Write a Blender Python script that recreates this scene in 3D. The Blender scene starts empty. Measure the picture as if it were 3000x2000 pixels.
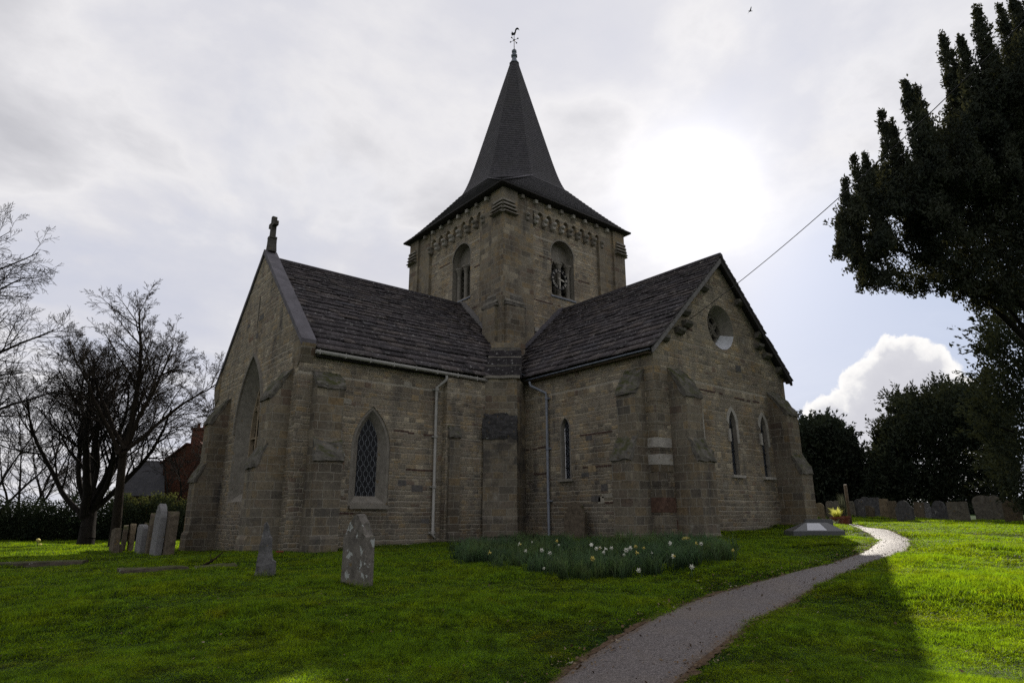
import bpy, bmesh, math, random
import numpy as np
from mathutils import Vector, noise, geometry, Matrix

random.seed(7)
rng = np.random.default_rng(11)
S = bpy.context.scene
COL = S.collection
R = math.radians

# ------------------------------------------------------------------ camera (surveyed from the building)
CAM = np.array([15.2953, 18.3752, 1.04])
FW = np.array([-0.610431, -0.745889, 0.266504])
RT = np.array([-0.774486, 0.632581, -0.003511])
UP = np.array([0.165967, 0.208547, 0.963827])
FL = 1834.407
SUN = np.array([-0.743268, -0.481290, 0.464664])


def ray(px, py):
    v = FW + RT * (px - 1500) / FL - UP * (py - 1000) / FL
    return v


def spot(px, py, depth):
    return CAM + ray(px, py) * depth


# ------------------------------------------------------------------ terrain height
CTRL = [(15.3, 18.4, -.50), (17, 22, -.55), (11.4, 13.6, -.40), (14.9, 10.6, -.36), (8.0, 16.5, -.33), (10.75, 9.13, -.06),
        (11.2, 6.3, -.08), (8.5, 0.3, -.01), (9.4, -7.3, -.25), (10.8, -4.3, -.20), (12.4, 3.3, -.13), (14.1, -1.8, -.20),
        (10.5, -17, -.30), (25, -15, -.35), (26, 8, -.35), (5.5, .6, .03), (3.7, .4, .08), (1.5, 1.2, .16), (.4, 3, .22), (.3, 5.2, .28), (.2, 6.9, .32),
        (-3, 6.9, .45), (-6.7, 7.6, .58), (-13, 5.4, .62), (7.2, 6.8, .04), (4.0, 4.0, .12), (2.5, 8, .2), (10, -60, -.2), (40, -60, -.4), (-60, -10, .95), (-40, 40, .8), (60, 30, -.6), (0, 70, .2)]
for px, py, d in [(1700, 1715, 10.2), (2150, 1645, 12.0), (2670, 1590, 15.0), (2400, 1583, 17.0), (2650, 1536, 31), (2404, 1513, 38),
                  (2980, 1549, 25), (2800, 1545, 27), (2600, 1528, 32), (2900, 1700, 9.5), (2560, 1660, 11.2), (2900, 1600, 15.5), (2100, 1800, 8.0)]:
    p = spot(px, py, d)
    CTRL.append((p[0], p[1], p[2]))
CTRL = np.array(CTRL)


def gz(x, y):
    d2 = (CTRL[:, 0] - x) ** 2 + (CTRL[:, 1] - y) ** 2
    w = 1.0 / (d2 + 1.5) ** 1.6
    return float((w * CTRL[:, 2]).sum() / w.sum())


def gz_arr(xy):
    out = np.empty(len(xy))
    for i in range(0, len(xy), 20000):
        c = xy[i:i + 20000]
        d2 = (c[:, None, 0] - CTRL[None, :, 0]) ** 2 + (c[:, None, 1] - CTRL[None, :, 1]) ** 2
        w = 1.0 / (d2 + 1.5) ** 1.6
        out[i:i + 20000] = (w * CTRL[None, :, 2]).sum(1) / w.sum(1)
    return out


def hit(px, py, up=0.0):
    v = ray(px, py)
    lo, hi = 1.0, 90.0
    t = lo
    prev = lo
    while t < hi:
        P = CAM + v * t
        if P[2] < gz(P[0], P[1]) + up:
            break
        prev = t
        t *= 1.03
    a, b = prev, t
    for _ in range(25):
        m = (a + b) / 2
        P = CAM + v * m
        if P[2] < gz(P[0], P[1]) + up:
            b = m
        else:
            a = m
    return CAM + v * ((a + b) / 2)


# ------------------------------------------------------------------ scene objects
def tag(o, label=None, cat=None, group=None, kind=None):
    if label: o['label'] = label
    if cat: o['category'] = cat
    if group: o['group'] = group
    if kind: o['kind'] = kind
    return o


def empty(name, loc=(0, 0, 0)):
    o = bpy.data.objects.new(name, None)
    COL.objects.link(o)
    o.location = loc
    o.empty_display_size = .2
    return o


def parent(o, p):
    o.parent = p
    if p is not None:
        o.matrix_parent_inverse = p.matrix_basis.inverted()
    return o


def uvmap(me):
    uv = me.uv_layers.new(name='UVMap')
    n = len(me.loops)
    if not n: return
    co = np.empty(len(me.vertices) * 3); me.vertices.foreach_get('co', co); co = co.reshape(-1, 3)
    vi = np.empty(n, int); me.loops.foreach_get('vertex_index', vi)
    nf = len(me.polygons)
    no = np.empty(nf * 3); me.polygons.foreach_get('normal', no); no = no.reshape(-1, 3)
    lt = np.empty(nf, int); me.polygons.foreach_get('loop_total', lt)
    nl = np.repeat(no, lt, axis=0)
    P = co[vi]
    out = np.empty((n, 2))
    flat = np.abs(nl[:, 2]) > .8
    h = np.stack([-nl[:, 1], nl[:, 0]], 1)
    ang = np.round(np.arctan2(h[:, 1], h[:, 0]) / (np.pi / 4)) * (np.pi / 4)
    h = np.stack([np.cos(ang), np.sin(ang)], 1)
    out[:, 0] = P[:, 0] * h[:, 0] + P[:, 1] * h[:, 1]
    out[:, 1] = P[:, 2]
    out[flat] = P[flat][:, :2]
    uv.data.foreach_set('uv', out.ravel())


def obj(name, bm, mats, par=None, smooth=False, uv=True, normals=True):
    me = bpy.data.meshes.new(name)
    if normals:
        bmesh.ops.recalc_face_normals(bm, faces=bm.faces)
    bm.to_mesh(me); bm.free()
    if not isinstance(mats, (list, tuple)): mats = [mats]
    for m in mats: me.materials.append(m)
    if smooth:
        me.polygons.foreach_set('use_smooth', [True] * len(me.polygons))
    if uv: uvmap(me)
    o = bpy.data.objects.new(name, me)
    COL.objects.link(o)
    if par is not None: parent(o, par)
    return o


def np_obj(name, verts, faces, mats, par=None, nside=4, attrs=None, smooth=False, fmat=None):
    """verts (n,3), faces (m,nside) int"""
    me = bpy.data.meshes.new(name)
    verts = np.asarray(verts, np.float32); faces = np.asarray(faces, np.int32)
    me.vertices.add(len(verts)); me.vertices.foreach_set('co', verts.ravel())
    m = len(faces)
    me.loops.add(m * nside); me.loops.foreach_set('vertex_index', faces.ravel())
    me.polygons.add(m)
    me.polygons.foreach_set('loop_start', np.arange(m, dtype=np.int32) * nside)
    try:
        me.polygons.foreach_set('loop_total', np.full(m, nside, np.int32))
    except Exception:
        pass
    if not isinstance(mats, (list, tuple)): mats = [mats]
    for k in mats: me.materials.append(k)
    if fmat is not None: me.polygons.foreach_set('material_index', np.asarray(fmat, np.int32))
    if smooth: me.polygons.foreach_set('use_smooth', np.ones(m, bool))
    if attrs is not None:
        for an, arr in attrs.items():
            a = me.attributes.new(an, 'FLOAT', 'FACE')
            a.data.foreach_set('value', np.asarray(arr, np.float32))
    me.update(); me.validate()
    o = bpy.data.objects.new(name, me)
    COL.objects.link(o)
    if par is not None: parent(o, par)
    return o


def V(*a): return Vector(a)


def box(bm, c, s, rot=None, mi=0):
    """box centre c, full size s, rot = 3x3 Matrix"""
    vs = []
    for i in (-.5, .5):
        for j in (-.5, .5):
            for k in (-.5, .5):
                p = Vector((i * s[0], j * s[1], k * s[2]))
                if rot: p = rot @ p
                vs.append(bm.verts.new(p + Vector(c)))
    for f in ((0, 1, 3, 2), (4, 6, 7, 5), (0, 4, 5, 1), (2, 3, 7, 6), (0, 2, 6, 4), (1, 5, 7, 3)):
        fc = bm.faces.new([vs[q] for q in f]); fc.material_index = mi


def basis(U, W, N):
    """matrix whose columns are the three unit axes"""
    return Matrix((U, W, N)).transposed()


def tube(bm, pts, rad, n=8, cap=True, mi=0):
    rings = []
    pts = [Vector(p) for p in pts]
    if not isinstance(rad, (list, tuple)): rad = [rad] * len(pts)
    for i, p in enumerate(pts):
        d = (pts[min(i + 1, len(pts) - 1)] - pts[max(i - 1, 0)]).normalized()
        a = d.cross(V(0, 0, 1))
        if a.length < .05: a = d.cross(V(1, 0, 0))
        a.normalize(); b = d.cross(a)
        rings.append([bm.verts.new(p + (a * math.cos(t) + b * math.sin(t)) * rad[i]) for t in [2 * math.pi * k / n for k in range(n)]])
    for r0, r1 in zip(rings, rings[1:]):
        for k in range(n):
            f = bm.faces.new((r0[k], r0[(k + 1) % n], r1[(k + 1) % n], r1[k])); f.material_index = mi; f.smooth = True
    if cap:
        bm.faces.new(rings[0][::-1]).material_index = mi; bm.faces.new(rings[-1]).material_index = mi


def lathe(bm, c, prof, n=16, ang0=0.0, mi=0):
    rings = []
    for r, z in prof:
        rings.append([bm.verts.new((c[0] + r * math.cos(ang0 + 2 * math.pi * k / n), c[1] + r * math.sin(ang0 + 2 * math.pi * k / n), c[2] + z)) for k in range(n)])
    for r0, r1 in zip(rings, rings[1:]):
        for k in range(n):
            bm.faces.new((r0[k], r0[(k + 1) % n], r1[(k + 1) % n], r1[k])).material_index = mi
    bm.faces.new(rings[0][::-1]).material_index = mi; bm.faces.new(rings[-1]).material_index = mi


def prism(bm, loop, O, U, N, d0, d1, Z=(0, 0, 1), mi=0, rough=0.0, cuts=0):
    """extrude the 2-D loop [(u,z)] from O + N*d0 to O + N*d1"""
    O, U, N, Z = Vector(O), Vector(U), Vector(N), Vector(Z)
    a = [bm.verts.new(O + U * u + Z * z + N * d0) for u, z in loop]
    b = [bm.verts.new(O + U * u + Z * z + N * d1) for u, z in loop]
    n = len(loop)
    fs = []
    for i in range(n):
        fs.append(bm.faces.new((a[i], a[(i + 1) % n], b[(i + 1) % n], b[i])))
    tr = geometry.tessellate_polygon([[Vector((u, z, 0)) for u, z in loop]])
    for t in tr:
        fs.append(bm.faces.new([a[q] for q in t])); fs.append(bm.faces.new([b[q] for q in t]))
    for f in fs: f.material_index = mi
    return fs


def roughen(bm, cuts=2, amp=.012, sc=3.0, seed=0):
    if cuts:
        bmesh.ops.subdivide_edges(bm, edges=[e for e in bm.edges if e.calc_length() > .18], cuts=cuts, use_grid_fill=True)
        bmesh.ops.triangulate(bm, faces=[f for f in bm.faces if len(f.verts) > 4])
    for v in bm.verts:
        p = v.co * sc + Vector((seed * 7.1, seed * 3.3, 0))
        v.co += noise.noise_vector(p) * amp + noise.noise_vector(p * 3.1) * amp * .5


def wall(bm, O, U, N, outer, holes=(), mi=0, rmi=None):
    """wall sheet with real openings: holes = (loop, inner_loop, depth)"""
    O, U, N = Vector(O), Vector(U), Vector(N)
    Z = V(0, 0, 1)
    loops = [outer] + [h[0] for h in holes]
    vs = [[bm.verts.new(O + U * u + Z * z) for u, z in L] for L in loops]
    flat = [v for L in vs for v in L]
    for t in geometry.tessellate_polygon([[Vector((u, z, 0)) for u, z in L] for L in loops]):
        try:
            bm.faces.new([flat[q] for q in t]).material_index = mi
        except ValueError:
            pass
    for L, h in zip(vs[1:], holes):
        inn = [bm.verts.new(O + U * u + Z * z - N * h[2]) for u, z in h[1]]
        n = len(inn)
        for i in range(n):
            f = bm.faces.new((L[i], L[(i + 1) % n], inn[(i + 1) % n], inn[i]))
            f.material_index = mi if rmi is None else rmi


def arch(u0, u1, z0, zs, zt, n=8):
    """pointed or round arch outline, counter-clockwise from bottom left"""
    c = (u0 + u1) / 2; w = (u1 - u0) / 2; h = zt - zs
    pts = [(u0, z0), (u1, z0), (u1, zs)]
    if h <= w * 1.001:
        for k in range(1, 2 * n):
            t = math.pi * k / (2 * n)
            pts.append((c + w * math.cos(t), zs + h * math.sin(t)))
    else:
        Rr = (w * w + h * h) / (2 * w)
        cx = w - Rr
        tm = math.atan2(h, -cx)
        for k in range(1, n + 1):
            t = tm * k / n
            pts.append((c + cx + Rr * math.cos(t), zs + Rr * math.sin(t)))
        for k in range(n - 1, 0, -1):
            t = tm * k / n
            pts.append((c - cx - Rr * math.cos(t), zs + Rr * math.sin(t)))
    pts.append((u0, zs))
    return pts


def ring(bm, lo, li, O, U, N, d0, d1, mi=0):
    """frame between an outer and an inner loop of the same length"""
    O, U, N = Vector(O), Vector(U), Vector(N); Z = V(0, 0, 1)
    f = lambda L, d: [bm.verts.new(O + U * u + Z * z + N * d) for u, z in L]
    ob, of, ib, if_ = f(lo, d0), f(lo, d1), f(li, d0), f(li, d1)
    n = len(lo)
    for i in range(n):
        j = (i + 1) % n
        for q in ((of[i], of[j], if_[j], if_[i]), (ob[i], ib[i], ib[j], ob[j]), (ob[i], ob[j], of[j], of[i]), (ib[i], if_[i], if_[j], ib[j])):
            bm.faces.new(q).material_index = mi


def sheet(bm, loop, O, U, N, d=0.0, mi=0):
    O, U, N = Vector(O), Vector(U), Vector(N); Z = V(0, 0, 1)
    vs = [bm.verts.new(O + U * u + Z * z + N * d) for u, z in loop]
    for t in geometry.tessellate_polygon([[Vector((u, z, 0)) for u, z in loop]]):
        bm.faces.new([vs[q] for q in t]).material_index = mi


# ------------------------------------------------------------------ material kit
class NT:
    def __init__(s, name, world=False):
        if world:
            s.m = bpy.data.worlds.new(name)
        else:
            s.m = bpy.data.materials.new(name)
        s.m.use_nodes = True
        s.t = s.m.node_tree
        s.t.nodes.clear()

    def n(s, typ, ins=None, **pr):
        nd = s.t.nodes.new(typ)
        for k, v in pr.items(): setattr(nd, k, v)
        for k, v in (ins or {}).items():
            if isinstance(v, bpy.types.NodeSocket): s.t.links.new(v, nd.inputs[k])
            else: nd.inputs[k].default_value = v
        return nd

    def mix(s, f, a, b, mode='MIX'):
        nd = s.t.nodes.new('ShaderNodeMix'); nd.data_type = 'RGBA'; nd.blend_type = mode
        for k, v in ((0, f), (6, a), (7, b)):
            if isinstance(v, bpy.types.NodeSocket): s.t.links.new(v, nd.inputs[k])
            else: nd.inputs[k].default_value = v if k == 0 else (*v[:3], 1)
        return nd.outputs[2]

    def math(s, op, a, b=0.0, c=0.0, clamp=False):
        nd = s.t.nodes.new('ShaderNodeMath'); nd.operation = op; nd.use_clamp = clamp
        for k, v in enumerate((a, b, c)):
            if isinstance(v, bpy.types.NodeSocket): s.t.links.new(v, nd.inputs[k])
            else: nd.inputs[k].default_value = v
        return nd.outputs[0]

    def vmath(s, op, a, b=(0, 0, 0)):
        nd = s.t.nodes.new('ShaderNodeVectorMath'); nd.operation = op
        for k, v in enumerate((a, b)):
            if isinstance(v, bpy.types.NodeSocket): s.t.links.new(v, nd.inputs[k])
            else: nd.inputs[k].default_value = v
        return nd

    def ramp(s, f, stops, interp='LINEAR'):
        nd = s.t.nodes.new('ShaderNodeValToRGB')
        s.t.links.new(f, nd.inputs[0])
        cr = nd.color_ramp; cr.interpolation = interp
        while len(cr.elements) < len(stops): cr.elements.new(.5)
        for e, (p, c) in zip(cr.elements, stops):
            e.position = p; e.color = (*c[:3], 1) if not isinstance(c, (int, float)) else (c, c, c, 1)
        return nd.outputs[0]

    def rng(s, f, a, b, c=0.0, d=1.0):
        nd = s.t.nodes.new('ShaderNodeMapRange'); nd.interpolation_type = 'SMOOTHSTEP'
        s.t.links.new(f, nd.inputs[0])
        for k, v in enumerate((a, b, c, d)): nd.inputs[k + 1].default_value = v
        return nd.outputs[0]

    def noise(s, vec, scale, detail=4, rough=.55, dist=0.0, out=0):
        nd = s.n('ShaderNodeTexNoise', {'Scale': scale, 'Detail': detail, 'Roughness': rough, 'Distortion': dist})
        if vec is not None: s.t.links.new(vec, nd.inputs['Vector'])
        return nd.outputs[out]

    def out(s, sh):
        o = s.t.nodes.new('ShaderNodeOutputMaterial')
        s.t.links.new(sh, o.inputs[0])
        return s.m

    def bsdf(s, col, rough=.9, bump=None, bstr=.5, bdist=.02, spec=.3, **kw):
        ins = {'Base Color': col if isinstance(col, bpy.types.NodeSocket) else (*col, 1), 'Roughness': rough, 'Specular IOR Level': spec}
        ins.update(kw)
        b = s.n('ShaderNodeBsdfPrincipled', ins)
        if bump is not None:
            bn = s.n('ShaderNodeBump', {'Height': bump, 'Strength': bstr, 'Distance': bdist})
            s.t.links.new(bn.outputs[0], b.inputs['Normal'])
        return b.outputs[0]


def stone_wall(name, sx=3.9, sy=8.6, warm=1.0, ashlar=False, gain=1.74, stain=None):
    t = NT(name)
    uv = t.n('ShaderNodeTexCoord').outputs['UV']
    ob = t.n('ShaderNodeNewGeometry').outputs['Position']
    wob = t.noise(uv, 3.0, 3, out=1)
    wv = t.vmath('SCALE', t.vmath('SUBTRACT', wob, (.5, .5, .5)).outputs[0]); wv.inputs['Scale'].default_value = .05 if ashlar else .09
    p = t.vmath('ADD', uv, wv.outputs[0]).outputs[0]
    if ashlar:
        br = t.n('ShaderNodeTexBrick', {'Vector': p, 'Color1': (0, 0, 0, 1), 'Color2': (1, 1, 1, 1), 'Mortar': (.5, .5, .5, 1), 'Scale': 1.0, 'Mortar Size': .012,
                                        'Mortar Smooth': .25, 'Brick Width': .52, 'Row Height': .25}, offset=.5, squash=.7, squash_frequency=3)
        cell = br.outputs[0]; edge = t.math('SUBTRACT', 1.0, br.outputs[1])
        cells2 = t.n('ShaderNodeSeparateColor', {0: cell}).outputs[0]
        h = edge
        mort = t.math('MULTIPLY', br.outputs[1], .95)
    else:
        # coursed rubble: rows of uneven height, stones of uneven width in each row
        sp = t.n('ShaderNodeSeparateXYZ', {0: p})
        vy = t.math('ADD', t.math('MULTIPLY', sp.outputs[1], sy), t.math('MULTIPLY', t.n('ShaderNodeTexNoise', {'W': t.math('MULTIPLY', sp.outputs[1], 2.7), 'Scale': 1.0, 'Detail': 2.0}, noise_dimensions='1D').outputs[0], 2.6))
        row = t.math('FLOOR', vy)
        w1 = t.math('ADD', t.math('MULTIPLY', sp.outputs[0], sx), t.math('MULTIPLY', row, 17.317))
        vo = t.n('ShaderNodeTexVoronoi', {'W': w1, 'Scale': 1.0, 'Randomness': 1.0}, voronoi_dimensions='1D')
        ve = t.n('ShaderNodeTexVoronoi', {'W': w1, 'Scale': 1.0, 'Randomness': 1.0}, voronoi_dimensions='1D', feature='DISTANCE_TO_EDGE')
        cells2 = t.n('ShaderNodeSeparateColor', {0: vo.outputs['Color']}).outputs[0]
        fy = t.math('FRACT', vy)
        dv_ = t.math('DIVIDE', t.math('MINIMUM', fy, t.math('SUBTRACT', 1.0, fy)), sy)
        du_ = t.math('DIVIDE', ve.outputs['Distance'], sx)
        dj = t.math('ADD', t.math('SMOOTH_MIN', dv_, du_, .015), t.math('MULTIPLY', t.math('SUBTRACT', t.noise(uv, 22, 3, .6), .5), .012))
        h = t.rng(dj, .0, .022)
        mort = t.rng(dj, .002, .013, .8, 0.0)
    k = gain
    st = t.ramp(cells2, [(0, (.11 * k, .103 * k, .093 * k)), (.08, (.205 * k, .185 * k, .152 * k)), (.3, (.18 * k, .166 * k, .145 * k)), (.45, (.235 * k, .202 * k, .152 * k)), (.6, (.195 * k, .176 * k, .148 * k)),
                         (.74, (.255 * k, .205 * k, .135 * k)), (.83, (.2 * k, .17 * k, .142 * k)), (.9, (.33 * k, .30 * k, .245 * k)), (.97, (.135 * k, .1 * k, .085 * k))], 'CONSTANT')
    st = t.mix(.3, st, (.2 * k, .18 * k, .15 * k))
    st = t.mix(1.0, st, (1.04, 1.0, .92), 'MULTIPLY')
    fine = t.noise(ob, 14, 5, .65)
    st = t.mix(.55, st, t.ramp(fine, [(.3, (.38, .38, .38)), (.7, (1.45, 1.4, 1.3))]), 'MULTIPLY')
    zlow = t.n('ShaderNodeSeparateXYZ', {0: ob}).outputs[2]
    st = t.mix(t.rng(zlow, .2, 5.5, .34, 0.0), st, (.07, .068, .066))  # lower walls darkened in the colour, painting in the weaker sky light there
    st = t.mix(t.rng(t.noise(ob, 1.3, 4, .6), .52, .7, 0, .45), st, t.mix(1.0, st, (1.25, 1.05, .72), 'MULTIPLY'))
    big = t.noise(ob, .55, 4, .6)
    st = t.mix(t.rng(big, .42, .68), st, t.mix(1.0, st, (.62, .60, .60), 'MULTIPLY'))
    grime = t.noise(t.vmath('MULTIPLY', ob, (1.6, 1.6, .35)).outputs[0], 1.0, 5, .65)
    st = t.mix(t.rng(grime, .5, .76, 0, .75), st, (.055, .055, .058))
    pale = t.noise(ob, 2.3, 6, .7)
    st = t.mix(t.rng(pale, .58, .72, 0, .6), st, (.36, .34, .29))
    st = t.mix(mort, st, (.245 * k, .225 * k, .185 * k))
    if stain:
        zc = t.n('ShaderNodeSeparateXYZ', {0: ob}).outputs[2]
        zc = t.math('ADD', zc, t.math('MULTIPLY', t.math('SUBTRACT', t.noise(ob, 1.1, 4, .6), .5), 2.6))
        zb = t.math('MULTIPLY', t.rng(zc, stain[0], stain[0] + .7), t.rng(zc, stain[1] - .5, stain[1], 1.0, 0.0))
        st = t.mix(t.math('MULTIPLY', zb, t.rng(t.noise(ob, 1.7, 5, .7), .36, .62, .05, .7)), st, (.05, .048, .048))
    hh = t.math('ADD', t.math('MULTIPLY', h, .7), t.math('MULTIPLY', fine, .7))
    return t.out(t.bsdf(st, .95, hh, .8, .035 if not ashlar else .02, .15))


def stone_plain(name, c, lich=.25, moss=0.0, sc=1.0, dark=.5):
    t = NT(name)
    ob = t.n('ShaderNodeNewGeometry').outputs['Position']
    a = t.noise(ob, 5 * sc, 6, .65)
    b = t.noise(ob, 28 * sc, 4, .7)
    col = t.mix(t.rng(a, .3, .7), tuple(x * dark for x in c), c)
    col = t.mix(.6, col, t.ramp(b, [(.3, (.6, .6, .6)), (.7, (1.25, 1.25, 1.25))]), 'MULTIPLY')
    if lich:
        l = t.math('ADD', t.math('MULTIPLY', t.noise(ob, 4.5 * sc, 3, .55), .75), t.math('MULTIPLY', t.noise(ob, 22 * sc, 3, .6), .25))
        col = t.mix(t.rng(l, .70 - lich * .3, .725 - lich * .3), col, (.42, .44, .42))
        l2 = t.noise(t.vmath('ADD', ob, (7, 3, 1)).outputs[0], 6 * sc, 4, .6)
        col = t.mix(t.rng(l2, .62, .74, 0, .8), col, (.22, .15, .05))
    if moss:
        nz = t.n('ShaderNodeSeparateXYZ', {0: t.n('ShaderNodeNewGeometry').outputs['Normal']}).outputs[2]
        mm = t.math('MULTIPLY', t.rng(nz, .1, .7), t.rng(t.noise(ob, 3.5 * sc, 5, .7), .6 - moss * .4, .75 - moss * .3))
        col = t.mix(mm, col, (.06, .065, .022))
    hh = t.math('ADD', a, t.math('MULTIPLY', b, .5))
    return t.out(t.bsdf(col, .95, hh, .7, .02, .15))


def slate(name):
    t = NT(name)
    ob = t.n('ShaderNodeNewGeometry').outputs['Position']
    v = t.n('ShaderNodeAttribute', attribute_name='var').outputs['Fac']
    col = t.ramp(v, [(0, (.048, .043, .047)), (.4, (.088, .078, .084)), (.75, (.11, .094, .09)), (1, (.08, .076, .086))])
    a = t.noise(ob, 6, 6, .7)
    col = t.mix(.7, col, t.ramp(a, [(.3, (.5, .5, .5)), (.7, (1.5, 1.45, 1.4))]), 'MULTIPLY')
    l = t.noise(t.vmath('MULTIPLY', ob, (1, 1, 1.4)).outputs[0], 9, 5, .66)
    col = t.mix(t.rng(l, .595, .65, 0, .8), col, (.42, .41, .4))
    m = t.noise(ob, 1.6, 6, .75)
    col = t.mix(t.rng(m, .6, .72, 0, .8), col, (.055, .05, .022))
    b = t.noise(ob, 30, 4, .7)
    return t.out(t.bsdf(col, .85, t.math('ADD', a, b), .7, .015, .25))


def simple(name, c, rough=.8, metal=0.0, var=.3, sc=8, spec=.4, bump=.3):
    t = NT(name)
    ob = t.n('ShaderNodeNewGeometry').outputs['Position']
    a = t.noise(ob, sc, 5, .6)
    col = t.mix(1.0, (*c, 1), t.ramp(a, [(.3, 1 - var), (.7, 1 + var)]), 'MULTIPLY')
    return t.out(t.bsdf(col, rough, a, bump, .01, spec, Metallic=metal))


def shingles(name):
    t = NT(name)
    uv = t.n('ShaderNodeTexCoord').outputs['UV']
    ob = t.n('ShaderNodeNewGeometry').outputs['Position']
    br = t.n('ShaderNodeTexBrick', {'Vector': uv, 'Color1': (.65, .65, .65, 1), 'Color2': (1.3, 1.27, 1.24, 1), 'Mortar': (.25, .25, .25, 1), 'Scale': 1.0, 'Mortar Size': .007,
                                    'Brick Width': .12, 'Row Height': .142}, offset=.5)
    a = t.noise(ob, 1.1, 5, .65)
    col = t.mix(1.0, (.058, .055, .062), br.outputs[0], 'MULTIPLY')
    col = t.mix(t.rng(a, .4, .7, 0, .6), col, (.05, .047, .045))
    return t.out(t.bsdf(col, .7, br.outputs[1], -.5, .01, .35))


def glassmat(name, c=(.012, .013, .016)):
    t = NT(name)
    ob = t.n('ShaderNodeNewGeometry').outputs['Position']
    a = t.noise(ob, 5, 2)
    return t.out(t.bsdf(c, .3, a, .35, .03, .15))


def leafmat(name, c1, c2, trans=(.1, .12, .02), tf=.25, sc=1.5):
    t = NT(name)
    ob = t.n('ShaderNodeNewGeometry').outputs['Position']
    a = t.noise(ob, sc, 4, .7)
    b = t.noise(ob, 17, 2)
    col = t.mix(t.rng(a, .35, .65), c1, c2)
    col = t.mix(.6, col, t.ramp(b, [(.3, .5), (.7, 1.5)]), 'MULTIPLY')
    d = t.n('ShaderNodeBsdfDiffuse', {'Color': col})
    tr = t.n('ShaderNodeBsdfTranslucent', {'Color': (*trans, 1)})
    mx = t.n('ShaderNodeMixShader', {0: tf, 1: d.outputs[0], 2: tr.outputs[0]})
    return t.out(mx.outputs[0])


def barkmat(name, c):
    t = NT(name)
    ob = t.n('ShaderNodeNewGeometry').outputs['Position']
    a = t.noise(t.vmath('MULTIPLY', ob, (9, 9, 2)).outputs[0], 1.5, 5, .7)
    col = t.mix(t.rng(a, .3, .7), tuple(x * .5 for x in c), c)
    return t.out(t.bsdf(col, .95, a, .8, .03, .1))


M = dict(
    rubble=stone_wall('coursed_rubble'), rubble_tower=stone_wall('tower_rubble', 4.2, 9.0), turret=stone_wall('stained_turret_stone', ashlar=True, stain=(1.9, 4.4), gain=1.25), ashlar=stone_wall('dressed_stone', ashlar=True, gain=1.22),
    cap=stone_plain('weathered_cap_stone', (.2, .185, .16), .12, .5, 1.0, .5), tan=stone_plain('sandstone_tracery', (.45, .36, .25), 0, 0, 1, .7), greytr=stone_plain('grey_tracery', (.2, .18, .15), 0, 0, 1, .7),
    grey=stone_plain('grey_dressed_stone', (.30, .275, .235), .02, 0, 1, .7), pale=stone_plain('pale_limestone', (.5, .47, .42), .1, 0, 1, .75),
    slate=slate('stone_roof_slates'), shingle=shingles('wooden_shingles'), lead=simple('lead_sheet', (.16, .18, .22), .5, .0, .25, 4, .5),
    coping=simple('coping_slate', (.115, .107, .12), .8, 0, .3, 3), pvc=simple('cast_iron_grey_paint', (.36, .35, .32), .6, 0, .15, 5), pipe2=simple('bluish_pipe_paint', (.22, .24, .28), .5, 0, .2, 5),
    dark=simple('dark_timber', (.03, .027, .025), .9), iron=simple('black_iron', (.012, .012, .013), .6, .3), glass=glassmat('leaded_glass'), came=simple('window_wire', (.2, .215, .235), .6), cross=stone_plain('dark_cross_stone', (.115, .108, .095), .1, 0, 1.5, .6),
    gold=simple('worn_gilt', (.5, .47, .4), .5, .1), white=simple('sky_bright_lead', (.62, .63, .66), .7, 0, .2, 6), wood=simple('weathered_wood', (.12, .09, .06), .9), barge=simple('verge_mortar', (.2, .19, .185), .9, 0, .3, 9),
)

# ================================================================== THE CHURCH
X1, Y1, Z1 = V(1, 0, 0), V(0, 1, 0), V(0, 0, 1)
church = empty('church', (4, -2, 0))
tag(church, 'old stone parish church with shingled spire over its square central tower', 'church')
LX, LW, LH, LS = 8.588, 9.194, 10.62, .957        # left wing: gable plane, width, gable apex, slope
RY, RW, RH = 6.57, 7.99, 10.0                     # right wing
TX, TY, TW = -.406, -1.408, 8.13                  # tower near corner, width
TCX, TCY = TX - TW / 2, TY - TW / 2
EAV = 5.85
BASE = -.7


def part(name, bm, mats, par=church, **k): return obj(name, bm, mats, par, **k)


def scaled(L, c, s): return [(c[0] + (u - c[0]) * s[0], c[1] + (z - c[1]) * s[1]) for u, z in L]


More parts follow.
